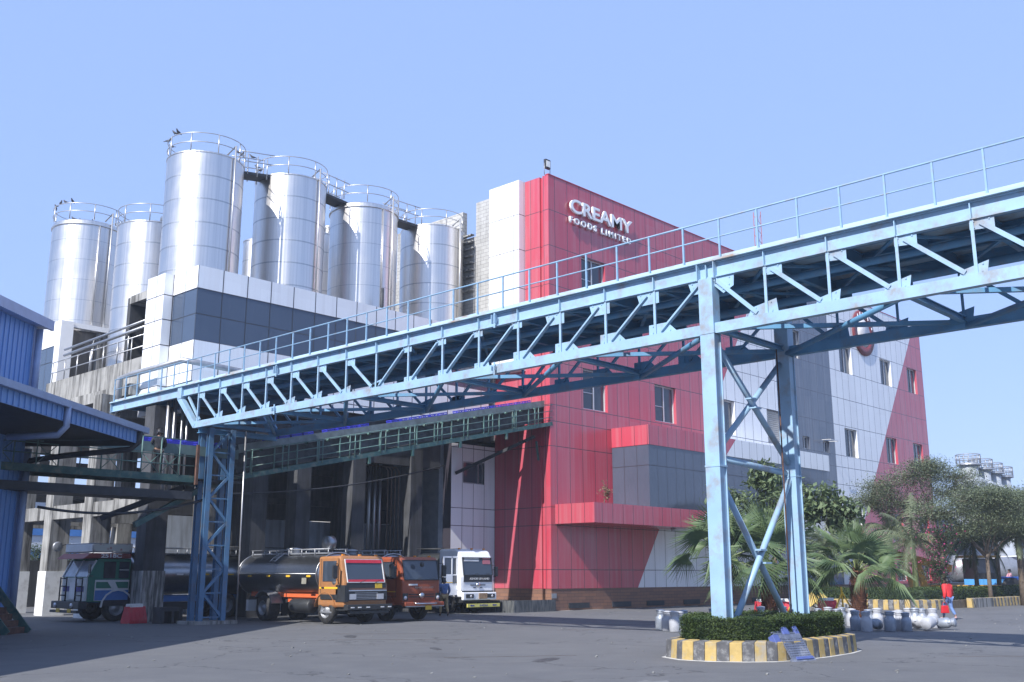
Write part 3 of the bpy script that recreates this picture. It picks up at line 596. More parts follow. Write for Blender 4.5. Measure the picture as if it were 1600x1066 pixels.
# level part on the left
m=MB(); m.box(12.6,20.3,35.66,35.74,5.18,5.44); m.box(12.6,22.4,37.16,37.24,5.18,5.44); m.build('level_floor_beam',DKGREEN,CV); MB().box(12.6,22.5,35.75,37.15,5.3,5.36).build('level_floor',DARK,CV)
MB().box(12.6,22.6,36.2,37.1,6.5,6.62).build('level_bed',DARK,CV)
MB().box(12.6,22.4,36.05,36.12,6.25,6.62).build('bed_side',mat('grey_green_panel',(.10,.16,.16),.6,0,.2,3),CV)
for z in (5.8,6.15,6.75): MB().tube([(12.6,35.66,z),(20.3,35.66,z)],.022,6).build('level_rail',GREEN,CV)
x=12.9
while x<20.4: 
    MB().tube([(x,35.66,5.4),(x,35.66,6.75)],.024,6).build('level_post',GREEN,CV)
    if int(x)%2==0:
        MB().tube([(x,35.67,5.45),(x+.7,35.67,6.15)],.015,5).build('wire_brace',GREEN,CV); MB().tube([(x+.7,35.67,5.45),(x,35.67,6.15)],.015,5).build('wire_brace',GREEN,CV)
    x+=.75
MB().box(20.28,20.38,35.5,35.6,5.1,6.6).build('rusty_upright',RUST,CV)
m=MB(); m.box(12.6,20.3,35.7,37.2,4.55,4.85); m.bar((18.4,39.0,3.9),(20.6,36.9,5.1),.18,.2); m.build('under_beam',DARK,CV)
m=MB(); m.bar((18.2,35.9,3.55),(20.9,36.2,5.0),.16,.2); m.build('diagonal_brace',DKGREEN,CV)
# crates on the conveyor: each its own object
CRM=mat('blue_crate_plastic',(.035,.04,.42),.45,0,.15,6)
cr=MB(); cr.box(-.24,.24,-.17,.17,0,.03)
for z in (.03,.11,.19): 
    for s in (-1,1): cr.box(-.25,.25,s*.175-.01,s*.175+.01,z,z+.05); cr.box(s*.245-.01,s*.245+.01,-.165,.165,z,z+.05)
for sx in (-1,0,1):
    for sy in (-1,1): cr.box(sx*.235-.015,sx*.235+.015,sy*.175-.012,sy*.175+.012,.03,.24)
ORD='first second third fourth fifth sixth seventh eighth ninth tenth eleventh twelfth thirteenth fourteenth fifteenth sixteenth seventeenth eighteenth nineteenth twentieth twenty-first twenty-second twenty-third'.split(); xs=[24.2+i*.6 for i in range(27)]
pc=None; gid='blue crates riding up the inclined conveyor'
for i,x in enumerate(xs):
    if i in (4,9,10,17): continue
    if pc is None:
        pc=cr.build('plastic_crate',CRM); o=pc
    else: o=pc.copy(); link(o)
    o.location=(x,36.6,cz(x)+1.27); o.rotation_euler=(0,-math.atan(.2175),0); tag(o,ORD[i-sum(q<i for q in (4,9,10,17))]+' blue crate counting up the inclined conveyor from its foot','crate',gid)
for i in range(11):
    o=pc.copy(); link(o); o.location=(15.6+i*.62,36.6,6.63); o.rotation_euler=(0,0,random.uniform(-.05,.05)); tag(o,ORD[i]+' blue crate from the left on the level conveyor','crate','blue crates on the level conveyor')
#@@ SHED
wv=Vector((.7627,.6468,0)).normalized(); qv=Vector((wv.y,-wv.x,0)); C0=Vector((14.37,36.61,0))
SH=empty('blue_shed',tuple(C0),'blue corrugated metal shed with deep canopy at the left edge','shed',rz=math.atan2(wv.y,wv.x))
# local: x along w (far end at 0, extends negative), y = left of w (so canopy towards -y)
CORR=None
n=NB('blue_corrugated_sheet'); sp=n.n('ShaderNodeSeparateXYZ'); n.l(n.coord(),sp.inputs[0]); fr=n.m('FRACT',n.m('DIVIDE',sp.outputs[0],.3)); rb=n.m('LESS_THAN',fr,.12)
n.set(col=n.mix(n.m('MULTIPLY',n.noise(.7,4,n.coord((3,3,.3))),.5),(.14,.27,.54),(.2,.35,.60)),rough=.45,spec=.5); n.bump(rb,.9,.04); CORR=n.mat
TRIM=mat('grey_blue_trim',(.30,.36,.50),.4,.2,.08,3)
D=4.0
w=MB(); w.box(-34,0,-.0,.15,.75,10.3); w.box(-.15,0,.15,12,.75,10.3)
for k in range(110): w.box(-.325-k*.3,-.275-k*.3,-.04,.01,.76,10.28)
if True: w.build('wall',CORR,SH); MB().box(-34,-.02,-.03,.14,0,.75).build('brick_base',BRK,SH)
MB().box(-34.3,.25,-.35,12.5,10.3,10.42).build('roof',TRIM,SH); MB().box(-34.3,.3,-.45,-.35,10.25,10.6).build('gutter',TRIM,SH)
cn=MB(); cn.hexa([(-34,-D,6.62),(.0,-D,6.62),(.0,0,7.5),(-34,0,7.5),(-34,-D,6.7),(.0,-D,6.7),(.0,0,7.58),(-34,0,7.58)]); cn.build('canopy_roof',TRIM,SH)
fa=MB().box(-34,-.0,-D-.03,-D,6.15,6.66)
for k in range(110): fa.box(-.275-k*.3,-.225-k*.3,-D-.065,-D-.02,6.17,6.54)
fa.build('fascia',CORR,SH); MB().box(-34.1,.3,-D-.2,-D-.03,6.55,6.75).build('canopy_gutter',TRIM,SH)
MB().box(-.06,-.01,-D,-.02,6.1,6.3).build('canopy_end_beam',DARK,SH); 
for k in range(8): MB().bar((-1.5-k*4,-D,6.5),(-1.5-k*4,0,7.3),.15,.3).build('canopy_rafter',DARK,SH)
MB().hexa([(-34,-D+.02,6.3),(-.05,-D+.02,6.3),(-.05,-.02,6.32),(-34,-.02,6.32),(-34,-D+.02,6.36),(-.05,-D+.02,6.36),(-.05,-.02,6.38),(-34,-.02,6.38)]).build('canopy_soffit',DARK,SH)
MB().tube([(-.15,-.18,10.2),(-.15,-.18,7.6)],.12,10).build('downpipe',TRIM,SH)
MB().tube([(-.15,-.2,6.0),(-.15,-.2,.6)],.12,10).build('downpipe',TRIM,SH)
MB().tube([(-.25,-D-.1,6.6),(-.25,-D-.1,6.2),(-.25,-D+.2,5.95),(-.3,-D*.4,5.75),(-.2,-.35,5.6),(-.15,-.2,5.3)],.1,8).build('drain_pipe',DARK,SH)
MB().tube([(-5.5,-D-.12,6.6),(-5.5,-D-.12,6.0),(-5.5,-D+.1,5.75),(-5.5,-D*.6,5.7)],.1,8).build('drain_pipe',TRIM,SH)
ST=empty('steel_steps',tuple(C0),'dark green steel steps against the foot of the blue shed','stairs',rz=math.atan2(wv.y,wv.x))
for i in range(5): MB().box(-2.7,-1.5,-1.15+i*.22-.25,-1.15+i*.22+.02,.2*i,.2*i+.19).build('tread',RUST,ST)
m=MB(); m.bar((-2.75,-1.5,.02),(-2.75,-.15,1.55),.05,.25); m.bar((-1.45,-1.5,.02),(-1.45,-.15,1.55),.05,.25); m.build('stringer',DKGREEN,ST)
#@@ VEHICLES
def sunk_text(name,body,size,loc,m,par,sx=1,ext=.004,align='CENTER'): return text(name,body,size,loc,(R_(90),0,0),m,par,ext,.0,sx,align)
OR=mat('orange_brown_cab_paint',(.36,.16,.06),.45,0,.12,2,(.16,.10,.07),.65,2); RO=mat('red_orange_cab_paint',(.30,.07,.03),.42,0,.12,2,(.15,.06,.04),.6,2); WC=mat('white_cab_paint',(.78,.79,.81),.35,0,.04,2,(.5,.5,.5),.35,2)
TRIMB=mat('black_plastic',(.025,.027,.03),.5,0,.2,4); YEL=mat('yellow_strip',(.75,.45,.03),.5,0,.1,8); REDV=mat('red_visor_strip',(.5,.02,.04),.45,0,.1,5); ORCH=mat('orange_chassis',(.65,.13,.04),.5,0,.1,3); LAMP=mat('headlamp_glass',(.6,.6,.62),.15,.4,.1,6)
AMB=mat('amber_lamp',(.7,.25,.02),.3,0,.1,5); PLATE=mat('yellow_number_plate',(.65,.42,.03),.5,0,.1,5); INTR=mat('cab_interior',(.04,.04,.045),.8,0,.3,5); WSTR=mat('white_mark',(.7,.7,.7),.5,0,.05,5)
TANKD=steel('dull_tanker_steel',(.34,.35,.37),.33,(.4,9,9))
def wheel(par,x,y,r=.5,w=.26,side=-1,dual=False):
    wd=w*(2.1 if dual else 1)
    cx=x
    t=MB(); t.lathe([(r*.58,-wd/2),(r*.9,-wd/2),(r,-wd/2+.05),(r,wd/2-.05),(r*.9,wd/2),(r*.58,wd/2)],(cx,y,r),28,'x'); o=t.build('wheel',BLACK,par)
    m=MB(); s=side; dish=.1 if not dual else .16
    m.lathe([(r*.6,s*(wd/2-.005)),(r*.55,s*(wd/2-.03)),(r*.5,s*(wd/2-dish)),(r*.3,s*(wd/2-dish*.9)),(r*.2,s*(wd/2-dish*.2)),(0,s*(wd/2-dish*.15))],(cx,y,r),24,'x'); 
    for k in range(8):
        a=2*math.pi*k/8; m.tube([(cx+s*(wd/2-dish),y+r*.4*math.cos(a),r+r*.4*math.sin(a)),(cx+s*(wd/2-dish*.5),y+r*.4*math.cos(a),r+r*.4*math.sin(a))],.02,5)
    m.build('rim',GREYM,o); MB().box(cx-wd*.2,cx+wd*.2,y-.06,y+.06,r-.06,r+.06).build('hub',DARK,o)
def mirror(par,x,y,z,s):
    m=MB(); m.tube([(x,y+.1,z+.35),(x+s*.28,y-.12,z+.35),(x+s*.3,y-.14,z-.2),(x,y+.1,z-.2)],.015,5); m.box(x+s*.3-.1,x+s*.3+.1,y-.2,y-.12,z-.18,z+.28); m.build('mirror',TRIMB,par)
def truck(name,label,x0,y0,W,paint,style,L=7.2,tankz=(1.0,2.62),zc=2.5,tank=True,dooropen=False):
    t=empty(name,(x0,y0,0),label,'tanker truck','tanker trucks parked in front of the loading bay')
    cz0=.62 if style!='white' else .75
    cl=1.65
    # cab shell as side profile (y,z): front at y=0
    if style=='white': pr=[(.02,cz0),(.02,1.25),(.0,1.7),(.13,2.62),(.3,2.9),(.55,zc),(cl,zc),(cl,cz0)]
    elif style=='red': pr=[(.02,cz0),(.0,1.15),(.02,1.55),(.17,2.38),(.3,zc),(cl,zc),(cl,cz0)]
    else: pr=[(.02,cz0),(.0,1.1),(.03,1.5),(.24,2.33),(.34,zc),(cl,zc-.03),(cl,cz0)]
    MB().prism([(y,z) for y,z in pr],'x',.02,W-.02).build('cab',paint,t,bevel=.085)
    def fy(z):
        for (ya,za),(yb,zb) in zip(pr,pr[1:]):
            if za<=z<=zb and zb>za: return ya+(yb-ya)*(z-za)/(zb-za)
        return 0
    zw0,zw1=(1.52,2.36) if style=='brown' else ((1.6,2.36) if style=='red' else (1.78,2.6))
    def front(z0,z1,xa,xb,m,nm,o=.012,par=t,th=.02):
        y0_,y1_=fy(z0)-o,fy(z1)-o
        return MB().hexa([(xa,y0_-th,z0),(xb,y0_-th,z0),(xb,y0_,z0),(xa,y0_,z0),(xa,y1_-th,z1),(xb,y1_-th,z1),(xb,y1_,z1),(xa,y1_,z1)]).build(nm,m,par)
    e=.1 if style!='brown' else .16
    ws=front(zw0,zw1,e,W-e,GLW,'windscreen',.0)
    m=MB(); ya,yb=fy(zw0)-.03,fy(zw1)-.03
    fm=WSTR if style=='brown' else TRIMB
    for a,b in (((e,ya,zw0),(e,yb,zw1)),((W-e,ya,zw0),(W-e,yb,zw1)),((e,ya,zw0),(W-e,ya,zw0)),((e,yb,zw1),(W-e,yb,zw1))): m.bar(a,b,.03,.03)
    m.build('windscreen_trim',fm,ws)
    # faint interior shapes behind the glass are not visible; wipers
    for xx in (.35*W,.7*W): MB().bar((xx,ya-.02,zw0-.01),(xx+.35,fy(zw0+.12)-.04,zw0+.10),.015,.015).build('wiper',TRIMB,t)
    for s,xs in ((-1,0.0),(1,W)):
        zz0,zz1=zw0+.03,zw1-.06
        if not(dooropen and s==-1):
            d=MB(); xo=xs+s*.005
            d.box(min(xo,xo-s*.02),max(xo,xo-s*.02),.38,1.42,cz0+.33,zw1+.03); do=d.build('door',paint,t)
            g=MB(); g.box(min(xo,xo+s*.012),max(xo,xo+s*.012),.50,1.32,zz0,zz1); g.build('side_window',GLW,do)
            sm=MB()
            for a_,b_,c_,d_ in ((.37,.38,cz0+.33,zw1+.03),(1.42,1.43,cz0+.33,zw1+.03),(.37,1.43,cz0+.31,cz0+.33)): sm.box(min(xo,xo+s*.004),max(xo,xo+s*.004),a_-.006,b_+.006,c_,d_)
            sm.build('door_seam',TRIMB,do)
            MB().box(min(xo,xo+s*.03),max(xo,xo+s*.03),1.2,1.36,zz0-.25,zz0-.2).build('handle',TRIMB,do)
        else:
            MB().box(-.0,.03,.40,1.4,cz0+.3,zw1+.02).build('door_opening',INTR,t)
            d=MB(); xd=-.92
            d.box(xd,.0,.32,.37,cz0+.1,zz0); 
            d.box(xd,xd+.1,.32,.37,zz0,zw1+.05); d.box(-.38,-.3,.32,.37,zz0,zw1+.05); d.box(xd+.1,0,.32,.37,zw1-.03,zw1+.05); d.box(-.06,0,.32,.37,zz0,zw1-.03)
            do=d.build('door',paint,t,bevel=.012); MB().box(xd+.1,-.38,.335,.355,zz0,zw1-.03).build('side_window',GLW,do); MB().box(-.3,-.06,.335,.355,zz0,zw1-.03).build('quarter_window',GLW,do); MB().box(-.3,-.06,.30,.315,zz0-.42,zz0-.05).build('lower_window',GLW,do); MB().box(xd,-.0,.312,.318,1.42,1.455).build('stripe',YEL,do)
    # fronts
    if style=='brown':
        front(zw1-.13,zw1-.01,e+.02,W-e-.02,REDV,'sun_strip',.024); front(zw0+.02,zw0+.1,e+.02,W-e-.02,REDV,'lower_strip',.024); front(zw0-.2,zw0-.03,.12,W-.1,TRIMB,'cowl',.0)
        front(1.2,1.24,.06,W-.06,CHROME,'chrome_strip',.01); front(.86,1.19,.03,W-.03,TRIMB,'grille',.0)
        m=MB()
        for k in range(5): m.box(.5,W-.5,-.035,-.022,.9+k*.055,.925+k*.055)
        m.build('grille_bars',GREYM,t)
        for xx in (.22,W-.55): MB().box(xx,xx+.32,-.05,-.02,.9,1.1).build('headlight',LAMP,t)
        front(1.3,1.48,W-.62,W-.28,PLATE,'number_plate',.005)
        MB().box(-.005,.17,-.06,.5,.82,1.42).build('corner_panel',TRIMB,t); front(1.25,1.48,.18,W-.04,mat('brown_front_panel',(.16,.085,.055),.5,0,.1,3),'front_panel',.0,th=.012)
        b=MB(); b.box(-.02,W+.02,-.28,-.02,.52,.72); b.box(.1,W-.1,-.24,-.1,.38,.5); b.build('bumper',TRIMB,t,bevel=.02)
        for xx in (.12,.45,.85,W-.55,W-.2): MB().box(xx,xx+.16,-.295,-.281,.6,.64).build('bumper_mark',WSTR,t)
        MB().box(-.012,-.004,.4,1.5,1.28,1.35).build('side_stripe',YEL,t); MB().box(-.016,-.007,.38,1.42,.9,1.08).build('lower_panel',TRIMB,t)
        MB().lathe([(0,-.012),(.12,-.012),(.12,0)],(0,.62,1.55),20,'x').build('door_badge',GREYM,t)
    elif style=='red':
        front(1.38,1.44,.35,.8,WSTR,'name_strip',.0); sunk_text('maker_name','ASHOK LEYLAND',.11,(W/2+.1,-.035,1.26),CHROME,t,1.15)
        for z in (.92,1.02): front(z,z+.035,.35,W-.35,TRIMB,'grille_slot',.0)
        MB().lathe([(0,-.06),(.11,-.05),(.12,-.01)],(W/2,0,.98),20,'y').build('front_badge',CHROME,t)
        for xx in (.16,W-.16): MB().box(xx-.13,xx+.13,-.02,.0,.8,1.08).build('lamp_housing',TRIMB,t); MB().lathe([(0,-.04),(.07,-.035),(.08,-.018)],(xx,0,.9),16,'y').build('headlight',LAMP,t)
        b=MB(); b.box(-.02,W+.02,-.22,0,.58,.74); b.build('bumper',paint,t,bevel=.03); MB().box(0,W,-.235,-.221,.56,.6).build('bumper_strip',CHROME,t); m=MB(); m.tube([(.45,-.2,.72),(.5,-.32,.68),(W-.5,-.32,.68),(W-.45,-.2,.72)],.03,8); m.build('guard_bar',CHROME,t)
        MB().box(W*.5,W*.5+.32,-.26,-.236,.44,.6).build('number_plate',PLATE,t)
        MB().lathe([(0,-.05),(.1,-.04),(.1,0)],(W*.42,-.15,2.2),14,'y').build('round_mirror',TRIMB,t); MB().box(-.012,-.004,.4,1.5,1.12,1.16).build('side_stripe',YEL,t)
    else:
        front(1.46,1.77,.12,W-.12,TRIMB,'black_panel',.0); sunk_text('maker_name','ASHOK LEYLAND',.14,(W/2+.05,-.055,1.56),WSTR,t,1.2)
        for z,wd in ((1.3,.5),(1.18,.3)): front(z,z+.035,W/2-wd,W/2-.14,TRIMB,'grille_slot',.0); front(z,z+.035,W/2+.14,W/2+wd,TRIMB,'grille_slot',.0)
        MB().lathe([(0,-.06),(.11,-.05),(.12,-.01)],(W/2,0,1.32),20,'y').build('front_badge',CHROME,t)
        front(.98,1.05,.02,W-.02,TRIMB,'gap_strip',.0)
        b=MB(); b.box(-.04,W+.04,-.16,.0,.62,.98); b.build('bumper',paint,t,bevel=.04)
        for xx in (.12,W-.6): MB().box(xx,xx+.5,-.185,-.15,.72,.9).build('headlight',TRIMB,t); MB().lathe([(0,-.03),(.06,-.02),(.07,0)],(xx+.32,-.18,.8),12,'y').build('lamp',LAMP,t)
        MB().box(W/2-.1,W/2+.45,-.19,-.155,.68,.94).build('open_hatch',mat('rusty_hatch',(.3,.2,.12),.8,0,.4,9),t)
        MB().box(.1,W+.12,-.3,-.24,.3,.46).build('guard_board',mat('pale_yellow_board',(.6,.55,.15),.5,0,.1,6),t); NV=mat('navy_text',(.03,.03,.25),.6); sunk_text('guard_text','INDIA',.13,(W/2+.1,-.305,.335),NV,t,1.6)
        for xx in (.4,W-.25):
            MB().prism([(xx-.16,.38),(xx-.02,.43),(xx-.02,.4),(xx+.14,.41),(xx+.14,.36),(xx-.02,.35),(xx-.02,.33)],'y',-.308,-.3005).build('guard_arrow',NV,t)
        MB().box(.15,W-.15,.06,.1,2.52,2.56).build('visor_edge',TRIMB,t); front(2.42,2.58,.2,W*.55,mat('pale_visor',(.5,.52,.55),.5),'sun_visor',.022); front(2.3,2.58,W-.7,W-.2,mat('pink_visor',(.4,.13,.16),.5),'sun_visor',.022)
        MB().box(.0-.01,.1,.03,.4,1.1,1.7).build('corner_panel',paint,t)
    if style!='white': mirror(t,-.0,.35,1.85,-1)
    mirror(t,W,.3,1.9,1)
    for xx in (.25,W/2,W-.25): MB().box(xx-.05,xx+.05,.42,.5,zc-.01,zc+.05).build('roof_lamp',AMB,t)
    MB().box(.02,.3,.75,1.45,.4,.46).build('cab_step',GREYM,t)
    # chassis
    ch=MB(); ch.box(W*.3,W*.3+.1,.4,L,.7,.95); ch.box(W*.7-.1,W*.7,.4,L,.7,.95); ch.box(.15,W-.15,.1,1.7,.5,.75)
    for k in range(5): ch.box(W*.3,W*.7,1.8+k*1.2,1.9+k*1.2,.74,.9)
    ch.build('chassis',TRIMB,t)
    MB().box(W*.3-.02,W*.3,1.75,4.4,.74,.98).build('chassis_rail',ORCH if style=='brown' else TRIMB,t)
    wheel(t,.16,1.15,.5,.26,-1); wheel(t,W-.16,1.15,.5,.26,1)
    wheel(t,.30,L-1.9,.5,.26,-1,True); wheel(t,W-.30,L-1.9,.5,.26,1,True)
    m=MB(); pts=[]
    for k in range(9):
        a=R_(170-k*20); pts.append((1.15+.64*math.cos(a),.5+.64*math.sin(a)))
    for k in range(8):
        (a,b),(c,d)=pts[k],pts[k+1]; m.add([(-.02,a,b),(.3,a,b),(.3,c,d),(-.02,c,d),(-.02,a,b+.03),(.3,a,b+.03),(.3,c,d+.03),(-.02,c,d+.03)],[(0,1,2,3),(4,5,6,7),(0,3,7,4)])
    m.build('wheel_arch',paint if style!='white' else TRIMB,t)
    for s,x in ((-1,0),(1,W-.55)):
        m=MB(); 
        for k in range(6):
            a,b=R_(165-k*25),R_(140-k*25); y=L-1.9; q=.66
            m.hexa([(x,y+q*math.cos(a),.5+q*math.sin(a)),(x+.55,y+q*math.cos(a),.5+q*math.sin(a)),(x+.55,y+q*math.cos(b),.5+q*math.sin(b)),(x,y+q*math.cos(b),.5+q*math.sin(b)),(x,y+q*math.cos(a)*1.04,.53+q*math.sin(a)),(x+.55,y+q*math.cos(a)*1.04,.53+q*math.sin(a)),(x+.55,y+q*math.cos(b)*1.04,.53+q*math.sin(b)),(x,y+q*math.cos(b)*1.04,.53+q*math.sin(b))]) if k<5 else None
        m.build('mudguard',GREYM if s<0 else TRIMB,t)
    MB().lathe([(0,0),(.24,.0),(.27,.05),(.27,1.25),(.24,1.3),(0,1.3)],(.35,2.35,.62),20,'y').build('fuel_tank',TRIMB,t)
    MB().box(.1,.5,L-.75,L-.6,.35,.8).build('mud_flap',WSTR if style=='brown' else TRIMB,t)
    if tank:
        z0,z1=tankz; rz,rx=(z1-z0)/2,W/2-.02; cx,czz=W/2,(z0+z1)/2; y1,y2=cl+.12,L
        tk=MB(); prof=[(.0,-.16),(.5,-.13),(.8,-.06),(1,0),(1,.03),(1,y2-y1-.03),(1,y2-y1),(.8,y2-y1+.06),(.5,y2-y1+.13),(0,y2-y1+.16)]
        vs=[];n=40
        for q,h in prof:
            for k in range(n):
                a=2*math.pi*k/n; vs.append((cx+rx*q*math.cos(a),y1+h,czz+rz*q*math.sin(a)))
        tk.add(vs,[(i*n+k,(i+1)*n+k,(i+1)*n+(k+1)%n,i*n+(k+1)%n) for i in range(len(prof)-1) for k in range(n)],True)
        tk=tk.build('tank',TANKD,t)
        sa=MB(); rim=[(cx+(rx+.02)*math.cos(2*math.pi*k/32),y1+.0,czz+(rz+.02)*math.sin(2*math.pi*k/32)) for k in range(33)]; sa.tube(rim,.025,6,cap=False); sa.tube([(x,y2,z) for x,_,z in rim],.025,6,cap=False); sa.build('rim_band',STEEL2,tk)
        MB().tube([(cx-rx-.01,y1,czz+.02),(cx-rx-.01,y2,czz+.02)],.03,6).build('side_rib',STEEL2,tk)
        for k in range(4): MB().box(cx-rx-.03,cx-rx-.005,y1+.35+k*1.35,y1+.6+k*1.35,czz-.1,czz-.03).build('marker_strip',YEL,tk)
        wk=MB(); 
        for xx in (cx-.42,cx+.42): wk.tube([(xx,y1,z1+.16),(xx,y2,z1+.16)],.02,6)
        for k in range(7):
            yy=y1+.1+k*(y2-y1-.2)/6
            for xx in (cx-.42,cx+.42): wk.tube([(xx,yy,z1-.1),(xx,yy,z1+.16)],.02,6)
        wk.build('top_rail',GREYM,t)
        MB().box(cx-.4,cx+.4,y1,y2,z1-.03,z1+.03).build('walkway',GREYM,t)
        MB().lathe([(.27,0),(.27,.16),(.3,.17),(.3,.22),(.1,.26),(0,.26)],(cx-.05,(y1+y2)/2+.2,z1),20).build('manhole',STEEL2,t)
        ld=MB(); 
        for yy in ((y1+y2)/2+.3,(y1+y2)/2+.65):
            ld.tube([(cx-(rx+.06)*math.cos(R_(a)),yy,czz+(rz+.06)*math.sin(R_(a))) for a in (35,50,65,85)],.018,5)
        for a in (38,48,58,70): 
            p=(cx-(rx+.06)*math.cos(R_(a)),czz+(rz+.06)*math.sin(R_(a))); ld.tube([(p[0],(y1+y2)/2+.3,p[1]),(p[0],(y1+y2)/2+.65,p[1])],.015,5)
        ld.build('ladder',CHROME,t)
        MB().box(W*.25,W*.75,y1+.3,y2-.3,.93,z0+.12).build('saddle',ORCH if style=='brown' else TRIMB,t)
    return t
tB=truck('tanker_truck','brown orange cab tanker truck with red windscreen strips, beside the lattice tower',24.3,31.45,2.08,OR,'brown')
MB().box(-.02,-.014,2.35,2.65,1.45,1.68).build('hazard_mark',mat('faded_mark',(.25,.24,.2),.6),tB)
tR=truck('tanker_truck','red orange cab tanker truck standing between the brown and the white trucks',27.5,31.9,2.05,RO,'red',L=7.0)
tW=truck('tanker_truck','white cab tanker truck with its side door open beside the red wall',34.9,36.2,2.15,WC,'white',L=3.6,tank=False,zc=3.0,dooropen=True)
tk=MB(); tk.lathe([(0,0),(.8,.02),(1.0,.1),(1.0,4.5),(0,4.6)],(1.07,1.85,1.85),32,'y'); tk.build('tank',TRIMB,tW)
m=MB()
for xx in (.5,1.5): m.tube([(xx,1.8,3.05),(xx,6.3,3.05)],.025,6)
m.build('top_rail',TRIMB,tW)
# round drum lid standing on the second tank
MB().lathe([(0,0),(.28,.03),(.3,.06),(.3,.34),(.0,.38)],(25.4,34.2,3.02),24,'x').build('steel_drum',TANKD,label='short steel drum lying on top behind the brown orange cab',cat='drum')
# decorated truck facing left (-X)
def deco():
    t=empty('decorated_truck',(18.75,42.75,0),'hand painted green and blue tanker truck with a roof carrier behind the black column','tanker truck')
    t.rotation_euler=(0,0,R_(-90))   # local -Y (front) -> world -X
    W=2.35; BLU=mat('painted_blue',(.05,.16,.42),.5,0,.1,5); GRN=mat('painted_green',(.02,.16,.11),.5,0,.1,5); WH=mat('painted_white',(.6,.62,.62),.5,0,.08,4,(.3,.3,.28),.4,2); MAR=mat('painted_maroon',(.22,.04,.035),.5,0,.1,5)
    # local x: 0..W ; visible side (world -Y) is local x=W ; front at y=0
    MB().prism([(.05,.75),(.05,1.75),(.38,2.42),(1.75,2.42),(1.75,.75)],'x',.03,W-.03).build('cab',GRN,t,bevel=.03)
    MB().hexa([(.1,.0,.8),(W-.1,.0,.8),(W-.1,.06,.8),(.1,.06,.8),(.1,.0,1.68),(W-.1,.0,1.68),(W-.1,.06,1.68),(.1,.06,1.68)]).build('front_panel',WH,t)
    for xa,xb in ((.15,W/2-.04),(W/2+.04,W-.15)):
        MB().hexa([(xa,.02,1.72),(xb,.02,1.72),(xb,.07,1.72),(xa,.07,1.72),(xa,.32,2.33),(xb,.32,2.33),(xb,.37,2.33),(xa,.37,2.33)]).build('windscreen',mat('bright_windscreen',(.35,.42,.5),.08,0,.3,2),t)
    m=MB()
    for x in (.1,W/2,W-.1): MB().bar((x,.0,1.7),(x,.32,2.36),.07,.05).build('windscreen_pillar',WH,t)
    MB().box(.3,W-.3,-.03,-.005,1.15,1.35).build('blue_panel',mat('deep_blue',(.03,.03,.25),.5),t); MB().box(W/2-.28,W/2+.28,-.05,-.031,.86,1.5).build('white_crest',WSTR,t)
    g=MB()
    for x in (.2,.75,W-.75,W-.2): g.tube([(x,-.12,.78),(x,-.12,1.7)],.03,6)
    for z in (1.0,1.35,1.65):
        for a,b in ((.2,.75),(W-.75,W-.2)): g.tube([(a,-.12,z),(b,-.12,z)],.025,6)
    g.build('bull_bar',TRIMB,t)
    MB().box(-.05,W+.05,-.32,.05,.5,.78).build('bumper',TRIMB,t,bevel=.02); MB().box(-.02,W+.02,-.36,-.2,.34,.44).build('bumper_step',TRIMB,t)
    for x in (.35,W-.55): MB().lathe([(0,-.05),(.09,-.04),(.1,.0)],(x,-.32,.62),14,'y').build('headlight',LAMP,t)
    for x in (.6,W-.75): MB().box(x,x+.3,-.38,-.362,.36,.5).build('number_plate',PLATE,t)
    # roof peak and carrier
    MB().prism([(-.28,2.4),(.0,2.62),(.5,2.62),(1.7,2.62),(1.7,2.43),(.2,2.43)],'x',-.05,W+.05).build('roof_peak',MAR,t,bevel=.03)
    c=MB(); 
    for z in (2.68,3.0): c.tube([(-.03,.1,z),(W+.03,.1,z),(W+.03,1.7,z),(-.03,1.7,z),(-.03,.1,z)],.02,5)
    for x,y in ((-.03,.1),(W+.03,.1),(W+.03,.9),(W+.03,1.7),(-.03,1.7)): c.tube([(x,y,2.6),(x,y,3.0)],.02,5)
    c.build('roof_carrier',GREYM,t)
    dm=NB('painted_carrier_board'); v=dm.n('ShaderNodeTexVoronoi'); v.inputs['Scale'].default_value=5; dm.l(dm.coord(),v.inputs['Vector']); rr=dm.n('ShaderNodeValToRGB'); dm.l(v.outputs['Distance'],rr.inputs[0]); rr.color_ramp.elements[0].color=(.35,.06,.05,1); rr.color_ramp.elements[1].color=(.55,.56,.5,1); rr.color_ramp.elements[1].position=.35; dm.set(col=rr.outputs[0],rough=.6)
    MB().box(W+.035,W+.05,.12,1.68,2.7,2.98).build('carrier_side',dm.mat,t); MB().box(.0,W,.06,.08,2.7,2.98).build('carrier_front',WH,t)
    text('side_number','2518C',.2,(W+.056,.42,2.46),(R_(90),0,R_(90)),WSTR,t,.004,.006,1.6)
    # side details
    d=MB(); d.box(W-.02,W+.0,.3,1.7,.8,1.6); d=d.build('door',WH,t); MB().box(W+.0,W+.012,.32,1.68,.82,1.2).build('blue_band',BLU,d); MB().prism([(.34,1.28),(.34,1.52),(.8,1.52),(.98,1.28)],'x',W,W+.012).build('green_shape',GRN,d); MB().prism([(1.25,1.28),(1.12,1.52),(1.66,1.52),(1.66,1.28)],'x',W,W+.012).build('green_shape',GRN,d)
    MB().box(W-.03,W+.004,.62,1.1,1.66,2.3).build('open_window',INTR,t); MB().box(W-.03,W+.006,1.25,1.66,1.66,2.3).build('side_window',GLW,t); MB().box(W+.006,W+.012,1.25,1.66,1.97,2.0).build('window_bar',WH,t)
    m=MB(); 
    for k in range(8):
        a,b=R_(180-k*22.5),R_(157.5-k*22.5); m.bar((W+.01,1.25+.66*math.cos(a),.55+.66*math.sin(a)),(W+.01,1.25+.66*math.cos(b),.55+.66*math.sin(b)),.06,.06,(1,0,0))
